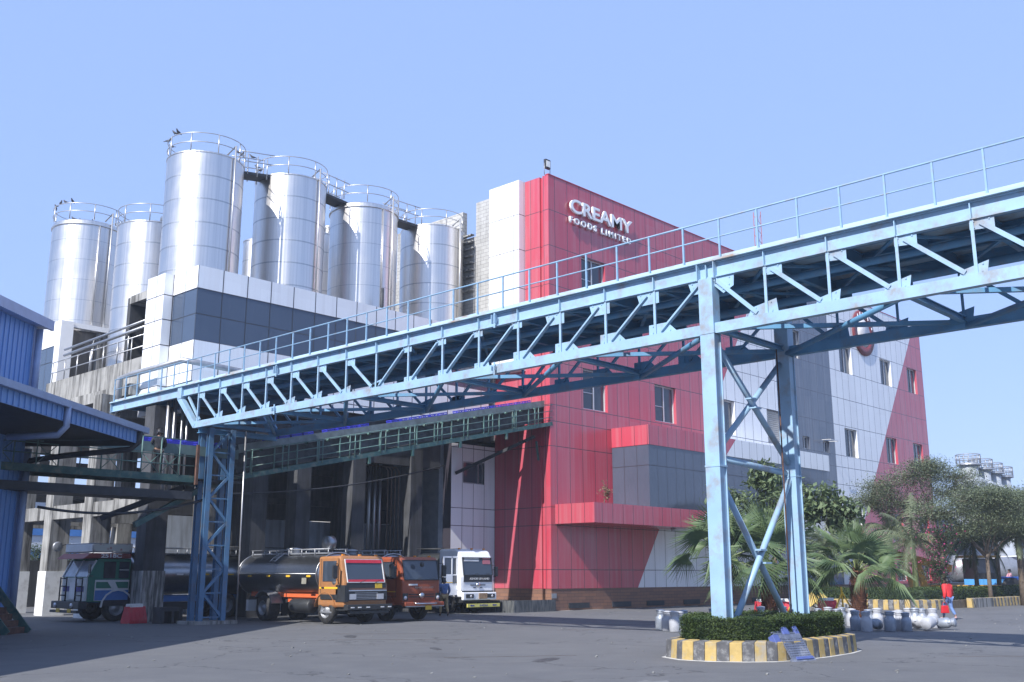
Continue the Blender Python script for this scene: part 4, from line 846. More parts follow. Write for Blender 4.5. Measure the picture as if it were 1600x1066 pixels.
    m.build('wheel_arch',WH,t); MB().box(W-.25,W+.002,1.25-.62,1.25+.62,.6,1.12).build('arch_shadow',INTR,t)
    L=9.6
    ch=MB(); ch.box(.7,.8,.3,L,.7,.95); ch.box(W-.8,W-.7,.3,L,.7,.95); ch.build('chassis',BLU,t)
    MB().box(W-.35,W-.2,2.2,5.4,.72,.92).build('side_beam',BLU,t); MB().box(W-.5,W-.1,3,4.6,.4,.7).build('battery_box',TRIMB,t)
    for y,du in ((1.25,False),(6.2,True),(7.6,True)):
        wheel(t,W-(.3 if du else .16),y,.52,.27,1,du); wheel(t,.3 if du else .16,y,.52,.27,-1,du)
    rx,rz=1.1,.82; tk=MB(); vs=[];n=36; prof=[(.0,-.1),(.8,-.05),(1,0),(1,.03),(1,L-2.05),(1,L-2),(.8,L-1.9),(0,L-1.85)]
    for q,h in prof:
        for k in range(n):
            a=2*math.pi*k/n; vs.append((W/2+rx*q*math.cos(a),2.0+h,1.82+rz*q*math.sin(a)))
    tk.add(vs,[(i*n+k,(i+1)*n+k,(i+1)*n+(k+1)%n,i*n+(k+1)%n) for i in range(len(prof)-1) for k in range(n)],True); tk=tk.build('tank',TANKD,t)
    for k in range(6): MB().box(W/2+rx-.0,W/2+rx+.02,2.6+k*1.2,2.9+k*1.2,1.78,1.84).build('marker_strip',YEL if k!=1 else WSTR,tk)
    wk=MB()
    for x in (W/2-.4,W/2+.4): wk.tube([(x,2.1,2.9),(x,L-.2,2.9)],.02,6); [wk.tube([(x,2.2+k*1.2,2.55),(x,2.2+k*1.2,2.9)],.02,6) for k in range(7)]
    wk.build('top_rail',GREYM,t); MB().box(W/2-.5,W/2+.5,2.0,L-.1,2.6,2.68).build('walkway',DARK,t)
    m=MB(); m.tube([(W+.0,.2,1.75),(W+.35,-.1,1.75),(W+.35,-.1,2.1)],.015,5); m.box(W+.25,W+.42,-.14,-.1,1.85,2.2); m.build('mirror',TRIMB,t)
deco()
# convex mirror near the columns
cmr=empty('convex_mirror',(20.35,46.4,0),'round convex mirror on a bracket by the concrete column','mirror'); MB().lathe([(0,-.03),(.15,-.02),(.22,0),(.22,.02),(0,.02)],(-.3,0,3.0),24,'y').build('mirror_face',GREYM,cmr); MB().tube([(-.3,.02,3),(.1,.1,3.1)],.02,6).build('bracket',DARK,cmr)
def barrier(loc,rz,label,g=None,white=True):
    t=empty('traffic_barrier',loc,label,'barrier',g,rz)
    RD=mat('red_barrier_plastic',(.5,.03,.05),.5,0,.1,4,(.3,.2,.18),.4,3)
    m=MB(); m.prism([(-.25,0),(.25,0),(.25,.12),(.13,.5),(.11,.62),(-.11,.62),(-.13,.5),(-.25,.12)],'x',-.42,.42)
    for k in range(4):
        x=-.33+k*.2; m.prism([(-.27,.1),(-.14,.5),(-.12,.5),(-.245,.1)],'x',x,x+.07)
    m.build('body',RD,t,bevel=.02); MB().prism([(-.125,.5),(.125,.5),(.1,.72),(-.1,.72)],'x',-.36,.3).build('white_top',WASH,t,bevel=.02)
    return t
barrier((19.7,38.3,0),R_(15),'red and white plastic barrier standing at the foot of the black column')
barrier((43.2,25.0,0),R_(-30),'red and white barrier left of the middle palm trunk','barriers behind the island'); barrier((44.4,24.6,0),R_(-50),'red and white barrier just right of the middle palm trunk','barriers behind the island'); barrier((47.3,24.0,0),R_(-50),'red and white barrier beside the broken yellow kerb','barriers behind the island')
MB().box(-.45,.45,-.3,.3,.45,.6).add(MB().box(-.45,-.3,-.3,.3,0,.45).v,MB().box(0,1,0,1,0,1).f).add(MB().box(.3,.45,-.3,.3,0,.45).v,MB().box(0,1,0,1,0,1).f).add(MB().box(.0,.1,-.3,.3,0,.45).v,MB().box(0,1,0,1,0,1).f).build('concrete_block',CONCD,loc=(20.55,37.35,0),label='low dark concrete stool block between the black column and the lattice tower',cat='block')
def strut(p,q,label): 
    t=empty('yellow_stand',p,label,'stand','yellow metal stands behind the island'); m=MB(); m.bar((0,0,0),(0,.05,1.25),.06,.06); m.build('upright',YEL,t); MB().bar((0,.02,1.0),(.45,-.3,0),.05,.05).build('leg',YEL,t); MB().bar((0,.02,1.0),(-.45,.3,0),.05,.05).build('leg',YEL,t)
strut((43.6,23.6,0),0,'thin yellow metal stand behind the right trestle leg'); strut((46.7,22.9,0),0,'thin yellow metal stand in front of the red barrier near the broken kerb')
# milk cans
CANW=mat('whitish_can',(.40,.41,.44),.6,0,.1,5,(.22,.23,.25),.8,3.5,.3,9)
CANM=mat('dented_aluminium',(.27,.30,.35),.45,.3,.12,5,(.5,.51,.54),.6,4,.3,9)
cp=[(0,0),(.148,0),(.158,.02),(.163,.34),(.155,.385),(.115,.44),(.108,.50),(.125,.53),(.13,.56),(.11,.58)]
canproto=None; canalt=None; ncan=0
def can(x,y,lab,tilt=0,rz=0,grp='milk cans around the palm',s=1.0,lid=True):
    global canproto,canalt
    if canproto is None:
        t=empty('milk_can',(x,y,0)); MB().lathe([(r*1.12,h) for r,h in cp],(0,0,0),22).build('body',CANM,t)
        l=MB(); l.lathe([(.145,.58),(.155,.585),(.155,.615),(.05,.64),(0,.64)],(0,0,0),20); l.build('lid',CANM,t)
        for sg in (-1,1): MB().tube([(sg*.14,0,.38),(sg*.175,0,.40),(sg*.16,0,.45),(sg*.1,0,.46)],.009,5).build('handle',CANM,t)
        canproto=t; o=t
    elif canalt is None:
        o=copy_tree(canproto); canalt=o
        for c_ in o.children: c_.data=c_.data.copy(); c_.data.materials[0]=CANW
    else: o=copy_tree(random.choice((canproto,canalt)))
    s=s*random.uniform(.93,1.08); o.location=(x,y,0); o.scale=(s,s,s*random.uniform(.95,1.04)); o.rotation_euler=(random.uniform(-.04,.04),random.uniform(-.04,.04),rz)
    if tilt: o.rotation_euler=(R_(82)+random.uniform(-.05,.1),0,rz); o.location=(x,y,.2*s)
    tag(o,lab,'milk can',grp)
ords=['first','second','third','fourth','fifth','sixth','seventh','eighth','ninth','tenth','eleventh','twelfth','thirteenth','fourteenth']
def RFs(x,F): return RF((x-800)*F*.9755/1618,F)
fr_=[(1333,35.2,0),(1351,35.0,0),(1367,35.6,1),(1384,35.2,0),(1399,35.3,0),(1413,35.2,0),(1426,36.0,1),(1438,35.5,1),(1450,35.6,1),(1461,36.0,1)]
for i,(x,F,tl) in enumerate(fr_): X,Y=RFs(x+random.uniform(-3,3),F+random.uniform(-.35,.35)); can(X,Y,('%s milk can from the left, front row by the palm, %s')%(ords[i],'lying down' if tl else 'standing'),tl,random.uniform(0,6.2))
for i,x in enumerate((1311,1326,1353,1367,1389,1402,1412,1425,1437,1450)): 
    F=36.9+random.uniform(-.4,.5)+(1.2 if i<2 else 0); X,Y=RFs(x+random.uniform(-3,3),F); can(X,Y,'%s milk can from the left in the back row beside the palm'%ords[i],0,random.uniform(0,6.2))
for i,(x,F,tl) in enumerate([(1030,36.0,0),(1040,35.2,0),(1049,36,0),(1052,34.5,0),(1066,36.5,0),(1060,34.6,0),(1078,36.6,1),(1090,36.8,1),(1112,37.2,0)]): X,Y=RFs(x,F); can(X,Y,'%s milk can from the left in the cluster left of the hedge'%ords[i],tl,random.uniform(0,6.2),'milk cans left of the island')
for i,(x,F) in enumerate([(1187,38.5),(1219,38.8),(1274,39),(1290,38.8),(1303,38.5)]): X,Y=RFs(x,F); can(X,Y,'%s milk can from the left in the row behind the hedge'%ords[i],0,0,'milk cans behind the hedge')
#@@ ISLAND
def leafcloud(m,pts,size,up=.3,droop=0,seed=1,asp=.5):
    rnd=random.Random(seed); V=m.v; F=m.f; Sm=m.s
    for x,y,z in pts:
        s=size*rnd.uniform(.7,1.35); th=rnd.uniform(0,6.283); ph=rnd.uniform(-1,1)*1.1-droop
        d=Vector((math.cos(th)*math.cos(ph),math.sin(th)*math.cos(ph),math.sin(ph)*(1-up)+up*.0)); d.normalize()
        w=Vector((-math.sin(th),math.cos(th),rnd.uniform(-.5,.5))).normalized()*s*asp*.5
        p=Vector((x,y,z)); b=len(V); V+= [tuple(p),tuple(p+d*s*.5+w),tuple(p+d*s),tuple(p+d*s*.5-w)]; F.append((b,b+1,b+2,b+3)); Sm.append(False)
def poly_pts(poly,n,z0,z1,rnd,inset=0):
    # random points on the sides and top of an extruded polygon
    out=[];N=len(poly); xs=[p[0] for p in poly]; ys=[p[1] for p in poly]
    def inside(x,y):
        c=False;j=N-1
        for i in range(N):
            if ((poly[i][1]>y)!=(poly[j][1]>y)) and x<(poly[j][0]-poly[i][0])*(y-poly[i][1])/(poly[j][1]-poly[i][1])+poly[i][0]: c=not c
            j=i
        return c
    per=[math.dist(poly[i],poly[(i+1)%N]) for i in range(N)]; tot=sum(per)
    for k in range(n):
        if rnd.random()<.55:
            t=rnd.random()*tot;i=0
            while t>per[i]: t-=per[i];i+=1
            a,b=poly[i],poly[(i+1)%N]; f=t/per[i]; out.append((a[0]+(b[0]-a[0])*f+rnd.gauss(0,.025),a[1]+(b[1]-a[1])*f+rnd.gauss(0,.025),rnd.uniform(z0,z1)))
        else:
            while True:
                x,y=rnd.uniform(min(xs),max(xs)),rnd.uniform(min(ys),max(ys))
                if inside(x,y): break
            out.append((x,y,z1+rnd.gauss(0,.02)+.035*math.sin(x*3.1+y*2.3)+.02*math.sin(x*7.7-y*5.1)))
    return out
def shrink(poly,d):
    cx=sum(p[0] for p in poly)/len(poly); cy=sum(p[1] for p in poly)/len(poly); o=[]
    for x,y in poly:
        L=math.hypot(x-cx,y-cy); o.append((cx+(x-cx)*(L-d)/L,cy+(y-cy)*(L-d)/L))
    return o
isl=[(19.95,14.1),(19.55,13.4),(19.62,12.7),(20.0,12.05),(20.5,11.65),(21.2,11.5),(22.5,11.5),(23.8,11.6),(24.7,11.8),(25.2,12.15),(25.35,12.8),(25.2,13.6),(24.6,14.2),(23.5,14.5),(21.5,14.6)]
KB=NB('yellow_black_kerb_paint'); 
def kerb(name,poly,h,w,label,closed=True,seed=3,broken=()):
    t=empty(name,(0,0,0),label,'kerb'); N=len(poly); rnd=random.Random(seed)
    YP=mat('worn_yellow_kerb_paint',(.42,.30,.11),.9,0,.15,5,(.30,.29,.27),.85,4,.35,20); BP=mat('worn_black_kerb_paint',(.10,.10,.105),.9,0,.3,5,(.33,.33,.32),.85,5,.35,20)
    segs=[];L=0
    for i in range(N if closed else N-1):
        a,b=Vector((*poly[i],0)),Vector((*poly[(i+1)%N],0)); segs.append((a,b,(b-a).length,L)); L+=segs[-1][2]
    cx=sum(p[0] for p in poly)/N; cy=sum(p[1] for p in poly)/N; st=.27
    n=int(L/st); 
    for k in range(n):
        if k in broken: continue
        def at(t):
            t=min(t,L-1e-4)
            for a,b,l,s0 in segs:
                if s0<=t<s0+l: return a+(b-a)*((t-s0)/l),(b-a).normalized()
            return segs[-1][1],(segs[-1][1]-segs[-1][0]).normalized()
        (p,d1),(q,d2)=at(k*L/n+.004),at((k+1)*L/n-.004)
        def inn(p): 
            c=Vector((cx,cy,0))-p; c.normalize(); return c
        n1,n2=inn(p),inn(q); 
        if not closed: n1=Vector((-d1.y,d1.x,0)); n2=Vector((-d2.y,d2.x,0))
        o=rnd.uniform(-.006,.006); hh=h+rnd.uniform(-.006,.006); z=Vector((0,0,1))
        p=p+n1*o;q=q+n2*o
        m=MB(); m.hexa([p,q,q+n2*w,p+n1*w,p+n1*.03+z*(hh-.03),q+n2*.03+z*(hh-.03),q+n2*w+z*hh,p+n1*w+z*hh]) 
        m.build('yellow_segment' if k%2 else 'black_segment',YP if k%2 else BP,t,bevel=.012)
    return t
kerb('island_kerb',isl,.42,.28,'yellow and black striped kerb around the hedge island carrying the trestle')
MB().prism([(x,y) for x,y in shrink(isl,-.10)],'z',.0,.006).build('dust_line',DUST,kind='structure')
MB().prism([(x,y) for x,y in shrink(isl,.25)],'z',.0,.33).build('island_soil',mat('dry_soil',(.15,.12,.08),1,0,.3,6),kind='structure')
HG=empty('trimmed_hedge',(0,0,0),'trimmed box hedge filling the striped island in the foreground','hedge')
hp=shrink(isl,.42); rnd=random.Random(5)
inner=shrink(hp,.75)
m=MB(); N=len(hp)
o_=shrink(hp,.06); i_=shrink(inner,-.06)
vs=[(x,y,.3) for x,y in o_]+[(x,y,.84) for x,y in o_]+[(x,y,.3) for x,y in i_]+[(x,y,.84) for x,y in i_]
fs=[]
for i in range(N):
    j=(i+1)%N; fs+=[(i,j,N+j,N+i),(N+i,N+j,3*N+j,3*N+i),(2*N+i,3*N+i,3*N+j,2*N+j)]
m.add(vs,fs); m.build('branch_mass',LF_D,HG)
m=MB(); pts=poly_pts(hp,42000,.33,.88,rnd); 
def inpoly(x,y,P):
    c=False;j=len(P)-1
    for i in range(len(P)):
        if ((P[i][1]>y)!=(P[j][1]>y)) and x<(P[j][0]-P[i][0])*(y-P[i][1])/(P[j][1]-P[i][1])+P[i][0]: c=not c
        j=i
    return c
pts=[p for p in pts if not inpoly(p[0],p[1],inner)]; leafcloud(m,pts,.045,asp=.6,seed=4); m.build('leaves',LF_H,HG)
# plastic pallet leaning on the kerb
PAL=empty('plastic_pallet',(20.75,11.42,0),'broken pale blue plastic pallet leaning against the striped kerb','pallet',rz=R_(-8))
PM=mat('faded_blue_plastic',(.12,.14,.20),.6,0,.2,5,(.36,.37,.42),.6,4); PMd=mat('blue_plastic',(.08,.11,.30),.5,0,.15,6)
m=MB(); T_=R_(58)
def pp_(x,u,w): return (x,u*math.cos(T_)-w*math.sin(T_),u*math.sin(T_)+w*math.cos(T_)+.02)
def pbox(m,x0,x1,u0,u1,w0,w1): m.hexa([pp_(x0,u0,w0),pp_(x1,u0,w0),pp_(x1,u1,w0),pp_(x0,u1,w0),pp_(x0,u0,w1),pp_(x1,u0,w1),pp_(x1,u1,w1),pp_(x0,u1,w1)])
for k in range(9): pbox(m,0,.72,.04+k*.055,.04+k*.055+.028,.0,.03)
for k in range(13): pbox(m,k*.0575,k*.0575+.028,.03,.52,-.004,.026)
m.build('grid_panel',PM,PAL)
m=MB(); pbox(m,-.02,.76,-.06,.03,-.03,.05); pbox(m,.0,.72,.5,.58,-.05,.03)
for k in range(4): pbox(m,-.05,.8,.6+k*.05,.625+k*.05,-.06-.03*k,-.02-.03*k)
m.build('side_slats',PM,PAL)
m=MB(); pbox(m,-.2,.0,.42,.62,-.14,.0); pbox(m,.68,.82,.62,.82,-.16,-.03); pbox(m,.24,.46,.6,.8,-.15,-.02); pbox(m,.1,.7,-.02,.05,.05,.07); m.build('feet',PMd,PAL,bevel=.02)
for i,(x,y,w,h,a,dark) in enumerate([(17.5,15.5,1.4,.4,.4,1),(20.0,25.5,1.6,.4,.9,1),(14.5,10.8,2.0,1.0,.2,0),(18.2,19.8,.9,.25,1.0,1)]):
    rr=random.Random(60+i); pl_=[]
    for k in range(22):
        th=2*math.pi*k/22; q=rr.uniform(.75,1.15); u,v_=w/2*math.cos(th)*q,h/2*math.sin(th)*q; pl_.append((x+u*math.cos(a)-v_*math.sin(a),y+u*math.sin(a)+v_*math.cos(a)))
    MB().prism(pl_,'z',-.02,.004+.0005*i).build('ground_stain' if dark else 'ground_patch',mat('oil_stained_asphalt',(.06,.06,.062),.7,0,.4,3,(.11,.11,.115),.8,3) if dark else mat('pale_worn_asphalt',(.17,.17,.17),.9,0,.2,4,(.16,.16,.165),.9,2.5),kind='structure')
lt=random.Random(77)
for i,(x,y,a,L_) in enumerate([(18.6,24.6,-.75,4.2),(20.5,27.0,-.8,3.0),(27.0,23.5,-.72,7.0),(24.5,9.6,-.8,3.4),(16.4,17.6,-.6,3.2),(29.5,26.5,-.75,5.0)]):
    m=MB(); p=Vector((x,y,0)); n_=int(L_/.18)
    up_=[];dn_=[]
    for k in range(n_+1):
        q=p+Vector((math.cos(a)*k*.18,math.sin(a)*k*.18,0))+Vector((lt.gauss(0,.02),lt.gauss(0,.03),0)); w_=lt.uniform(.008,.04)*(1 if 0<k<n_ else .2); up_.append((q.x-math.sin(a)*w_,q.y+math.cos(a)*w_)); dn_.append((q.x+math.sin(a)*w_,q.y-math.cos(a)*w_))
    for k in range(n_): m.prism([up_[k],dn_[k],dn_[k+1],up_[k+1]],'z',-.01,.0045)
    m.build('ground_crack',mat('dirt_filled_crack',(.075,.06,.05),.9,0,.4,5),kind='structure')
m=MB()
for k in range(260):
    x,y=RF(lt.uniform(-16,24),lt.uniform(19,60)); s=lt.uniform(.012,.04); m.bar((x,y,0.004),(x+s*1.6,y+lt.uniform(-s,s),.004+s*.5),s,s*.6)
m.build('grit',mat('grit_grey',(.2,.2,.19),.95,0,.5,5),kind='stuff',label='scattered grit and small litter on the asphalt yard',cat='grit')
m=MB(); px_=41.3
while px_<70: 
    l_=lt.uniform(.5,2.2); m.prism([(px_,35.7),(px_+l_*.3,35.7-lt.uniform(.05,.16)),(px_+l_*.7,35.7-lt.uniform(.05,.2)),(px_+l_,35.7)],'z',-.01,.004); px_+=l_+lt.uniform(.1,1.0)
m.build('wall_foot_dust',DUST,kind='structure')
#@@ PALMS
def fan_palm(loc,h,tr,R,n,label,seed,grp='fan palms behind the island'):
    rnd=random.Random(seed); t=empty('fan_palm',loc,label,'palm tree',grp)
    m=MB(); prof=[];z=0
    while z<h:
        r=tr*(1.25-.35*min(1,z/h)); prof+=[(r*1.04,z),(r*.9,z+.06)]; z+=.07
    m.lathe(prof,(0,0,0),14); 
    for k in range(90):
        a=rnd.uniform(0,6.28); zz=rnd.uniform(.1,h); r=tr*(1.25-.35*zz/h)*.95; m.bar((r*math.cos(a),r*math.sin(a),zz),((r+.07)*math.cos(a),(r+.07)*math.sin(a),zz+.11),.06,.02)
    m.build('trunk',PBARK,t)
    leaf=MB(); st=MB()
    for i in range(n):
        az=i*2.399+rnd.uniform(-.2,.2); f=i/(n-1); el=R_(84-f*92+rnd.uniform(-8,8))
        L=rnd.uniform(.75,1.05)*R*.62; d=Vector((math.cos(az)*math.cos(el),math.sin(az)*math.cos(el),math.sin(el)))
        b=Vector((0,0,h-.05)); mid=b+d*L*.6; tip=b+d*L+Vector((0,0,-.10*f*L))
        st.tube([b,mid,tip],[.03,.02,.014],5)
        side=Vector((-math.sin(az),math.cos(az),0)); fwd=(tip-mid).normalized(); nor=side.cross(fwd).normalized()
        if nor.z<0: nor=-nor
        tw=rnd.uniform(-.9,.9); side,nor=side*math.cos(tw)+nor*math.sin(tw),nor*math.cos(tw)-side*math.sin(tw); ns=34; br=R*.6*rnd.uniform(.8,1.1); cup=rnd.uniform(.0,.15)
        for k in range(ns):
            a0=-R_(112)+R_(224)*k/ns; a1=a0+R_(224)/ns; am=(a0+a1)/2
            def dd(a,c=0): return (fwd*math.cos(a)+side*math.sin(a)+nor*(cup*(math.cos(a*.5))-c)).normalized()
            l=br*(1-.22*abs(am)/2.2)*rnd.uniform(.92,1.05)
            p0=tip; pl=tip+dd(a0)*l*.36; pr=tip+dd(a1)*l*.36; pm=tip+dd(am)*l*.4+nor*.02
            pe=tip+dd(am,.12+.25*f)*l+Vector((0,0,-.13*l*(.6+f)*rnd.uniform(.3,1.2)))
            bq=len(leaf.v); leaf.v+=[tuple(x) for x in (p0,pl,pm,pr,pe)]; leaf.f+=[(bq,bq+1,bq+2),(bq,bq+2,bq+3),(bq+1,bq+4,bq+2),(bq+2,bq+4,bq+3)]; leaf.s+=[False]*4
    leaf.build('crown',LF_P,t); st.build('leaf_stalks',GBARK,t)
    return t
fan_palm((35.9,22.35,0),2.45,.17,2.3,17,'fan palm just left of the near trestle leg',1)
fan_palm((38.2,21.9,0),2.0,.27,2.6,24,'fan palm with a thick trunk between the two trestle legs',2)
fan_palm((39.9,18.9,0),1.95,.27,2.1,24,'fan palm right of the trestle, rising behind the milk cans',3)
def feather_palm(x,F,h,R,n,label,seed,trunk=GBARK,tr=.16,lm=LF_A,white=True):
    rnd=random.Random(seed); X,Y=RFs(x,F); t=empty('feather_palm',(X,Y,0),label,'palm tree','feather palms in the far planted bed')
    tk=MB().tube([(0,0,0),(0.03,0,h*.5),(0,0,h)],[tr*1.2,tr,tr*.8],12).build('trunk',trunk,t)
    if white: MB().tube([(0,0,0),(0,0,.9)],tr*1.25,12).build('painted_foot',WASH,tk)
    leaf=MB()
    for i in range(n):
        az=i*2.399+rnd.uniform(-.3,.3); f=i/max(1,n-1); el=R_(78-f*70+rnd.uniform(-6,6)); L=R*rnd.uniform(.85,1.1)
        p=Vector((0,0,h)); d=Vector((math.cos(az)*math.cos(el),math.sin(az)*math.cos(el),math.sin(el))); pts=[p.copy()]; N=22
        for k in range(N):
            p=p+d*(L/N); d=(d+Vector((0,0,-.075-.06*f))).normalized(); pts.append(p.copy())
        leaf.tube(pts[::3],.02,4)
        side=Vector((-math.sin(az),math.cos(az),0))
        for k in range(3,N+1):
            tl=.42*R/2*math.sin(math.pi*min(.97,(k+3)/(N+5)))+.12
            for s in (-1,1):
                for q in (0,.5):
                    c=pts[k]*(1-q)+pts[k-1]*q; dr=(pts[k]-pts[k-1]).normalized()
                    e=c+(side*s*.8+dr*.5+Vector((0,0,-.5-rnd.uniform(0,.6)))).normalized()*tl*rnd.uniform(.8,1.15); wv_=dr*.028
                    b=len(leaf.v); leaf.v+=[tuple(c-wv_),tuple(c+wv_),tuple(e)]; leaf.f.append((b,b+1,b+2)); leaf.s.append(False)
    leaf.build('crown',lm,t); return t
def branchy(name,loc,h,label,clumps,leaf,mt,nleaf,bark=BARK,tr=.14,seed=1,droop=.3,asp=.5,cat='tree',flat=1.0,grp=None,cl=.35,per=26):
    rnd=random.Random(seed); t=empty(name,loc,label,cat,grp); m=MB(); fork=Vector((0,0,h))
    m.tube([(0,0,0),(.04,.02,h*.5),tuple(fork)],[tr,tr*.8,tr*.65],10)
    L=MB(); pts=[]
    for (cx,cy,cz,rx,ry,rz) in clumps:
        c=Vector((cx,cy,cz)); mid=(fork+c)/2+Vector((rnd.uniform(-.2,.2),rnd.uniform(-.2,.2),-.1)); m.tube([tuple(fork-Vector((0,0,rnd.uniform(0,.5*h)*.5))),tuple(mid),tuple(c)],[tr*.45,tr*.3,tr*.12],6)
        nc=max(3,int(nleaf/len(clumps)/per))
        for k in range(nc):
            while True:
                v=Vector((rnd.uniform(-1,1),rnd.uniform(-1,1),rnd.uniform(-1,1)))
                if v.length<1: break
            v=v*(.55+.45*v.length)**.3
            q=c+Vector((v.x*rx,v.y*ry,v.z*rz)); 
            if k%3==0: m.tube([tuple(c+(q-c)*.1),tuple(c+(q-c)*.6+Vector((0,0,.04))),tuple(q)],[tr*.14,tr*.09,.006],4)
            for j in range(per):
                pts.append((q.x+rnd.gauss(0,cl*.5),q.y+rnd.gauss(0,cl*.5),q.z+rnd.gauss(0,cl*.5*flat)))
    m.build('trunk',bark,t); leafcloud(L,pts,leaf,droop=droop,seed=seed,asp=asp); L.build('crown',mt,t); return t
branchy('broadleaf_tree',(41.2,23.2,0),3.4,'broadleaf tree with drooping leaves behind the trestle legs',[(-.9,1.6,5.0,1.1,1.2,.9),(.3,-.3,5.2,1.3,1.3,1.0),(1.0,-1.7,4.9,1.1,1.1,.8),(-1.3,2.0,4.0,.8,.8,.6),(1.7,-2.4,4.4,.8,.8,.6),(.1,.4,6.2,.5,.6,.5),(-.1,-.9,4.2,1.1,1.0,.6)],.30,LF_B,5200,tr=.1,seed=11,droop=.7,asp=.5,per=13,cl=.3)
#@@ FAR RIGHT
kr=[(53.8,29.5),(54.2,24.2),(54.8,23.0),(56.2,22.3),(58.5,22.15),(64,22.15),(72,22.1),(86,22.0)]
kerb('bed_kerb',kr[0:1]+kr[1:],.52,.3,'long yellow and black striped kerb of the far planted bed',closed=False,seed=9,broken=tuple(range(36,47)))
MB().prism([(61.2,22.12),(64.0,22.12),(64.0,22.5),(61.2,22.5)],'z',0,.5).build('grey_kerb_block',CONC,label='unpainted grey kerb stretch behind the walker in red',cat='kerb')
MB().prism([(54.2,29.5),(54.6,24.4),(56.6,22.6),(90,22.4),(90,30),(60,31)],'z',0,.42).build('bed_soil',mat('bed_soil',(.13,.1,.07),1,0,.3,6),kind='structure')
HG2=empty('long_hedge',(0,0,0),'long dark green hedge along the far striped kerb','hedge'); hpoly=[(54.7,29.0),(55.0,24.6),(56.5,23.0),(88,22.7),(88,24.2),(57.5,24.6),(56.6,29)]
m=MB().prism([(54.8,28.9),(55.15,24.7),(56.6,23.1),(87.9,22.8),(87.9,24.1),(57.4,24.5),(56.5,28.9)],'z',.3,.98).build('branch_mass',LF_D,HG2); m=MB(); leafcloud(m,poly_pts(hpoly,30000,.4,1.05,random.Random(8)),.10,seed=8,asp=.55); m.build('leaves',LF_H,HG2)
# rubble by the broken kerb
m=MB(); rr_=random.Random(4)
for k in range(40):
    x,y=50.2+rr_.uniform(-1.6,1.6),25.6+rr_.uniform(-1.2,1.2); s=rr_.uniform(.08,.28); z=rr_.uniform(0,.3); m.bar((x,y,z),(x+s,y+rr_.uniform(-.2,.2),z+rr_.uniform(-.05,.15)),s,s*.7)
m.build('rubble',CONC,label='heap of broken concrete chunks by the end of the far kerb',cat='rubble',kind='stuff')
m=MB()
for k,(a,dx) in enumerate([(.2,-.8),(-.3,.2)]): m.bar((49.5+dx,26.2,.1),(50.2+dx,25.7,.75),.5,.22,(1,.3,0))
m.build('broken_kerb_piece',mat('yellow_kerb_piece',(.55,.38,.1),.9,0,.2,4,(.3,.3,.28),.5,4),label='tilted broken yellow kerb piece on the rubble heap',cat='kerb')
feather_palm(1290,63,3.3,2.7,18,'feather palm with a pale green stem right of the trestle',21)
feather_palm(1345,66,3.2,2.6,16,'slim feather palm behind the right fan palm',22,tr=.12)
feather_palm(1430,64,3.6,3.1,20,'feather palm with broad drooping fronds left of the yellow crane',23)
feather_palm(1395,70,4.6,2.8,18,'tall feather palm before the pink panels near the crane',24)
feather_palm(1525,66,3.6,2.6,20,'feather palm with dark fronds in front of the silver tanker',25,lm=LF_D,trunk=BARK,tr=.13)
feather_palm(1597,64,4.0,2.3,16,'feather palm with a thick grey trunk at the right edge',26,trunk=BARK,tr=.22,white=False)
feather_palm(1560,76,5.6,2.0,12,'upright feather palm behind the grey trees at the right',27,trunk=BARK,tr=.15,lm=LF_A)
def at3(x,F): X,Y=RFs(x,F); return (X,Y,0)
ac=lambda *a: [(x*.6865+y*.7271,-x*.7271+y*.6865,z,rx,ry,rz) for x,y,z,rx,ry,rz in a]
branchy('acacia_tree',at3(1475,70),3.4,'wide feathery acacia tree in front of the far corner of the red building',ac((-1.2,0,8.3,2.3,1.7,.8),(-3.4,0,7.5,2.1,1.6,.75),(1.4,0,8.2,2.1,1.6,.8),(-4.4,0,6.6,1.6,1.4,.6),(.4,0,7.1,2.6,1.8,.8),(-2.2,0,6.3,2.2,1.6,.6),(3.0,0,7.0,1.9,1.5,.8),(-.4,0,8.9,1.6,1.3,.5),(2.6,0,5.8,1.8,1.4,.6)),.13,LF_A,46000,tr=.16,seed=31,droop=0,asp=.4,flat=.5,cl=.75,per=34)
branchy('acacia_tree',at3(1545,63),3.0,'grey green acacia tree with flat layers near the right edge',ac((-.5,0,6.2,2.3,1.6,.8),(-2.6,0,5.4,2.0,1.5,.7),(1.8,0,5.9,2.1,1.5,.8),(.6,0,5.0,2.5,1.6,.7),(-1.2,0,4.3,2.0,1.4,.5),(2.3,0,4.6,1.8,1.3,.6),(.8,0,6.4,1.4,1.2,.4)),.13,LF_A,40000,tr=.15,seed=32,droop=0,asp=.4,flat=.5,cl=.7,per=34)
branchy('acacia_tree',at3(1612,72),3.6,'dense green tree cut off by the right edge',ac((-1.2,0,6.7,1.7,1.4,.9),(.9,0,6.9,1.6,1.4,.9),(-1.4,0,5.7,2.2,1.5,.9),(1,0,6.2,2.2,1.5,.9),(-2.2,0,4.6,1.5,1.2,.6)),.14,LF_A,40000,tr=.2,seed=33,droop=.2,asp=.5,flat=.6,cl=.6,per=40)
bv=branchy('bougainvillea',at3(1470,61),2.0,'pink flowering bougainvillea beside the yellow crane',ac((0,0,2.8,.9,.8,.9),(.3,0,4.0,.6,.6,.7),(-.2,0,1.8,.8,.7,.6)),.11,LF_D,5000,tr=.05,seed=35,droop=.1,cl=.3,per=25,cat='shrub')
m=MB(); rr_=random.Random(6); leafcloud(m,[(rr_.gauss(0,.5),rr_.gauss(0,.5),rr_.uniform(1.8,4.6)) for k in range(500)],.1,seed=7,asp=.8); m.build('flowers',mat('magenta_flowers',(.4,.03,.16),.6,0,.2,9),bv)
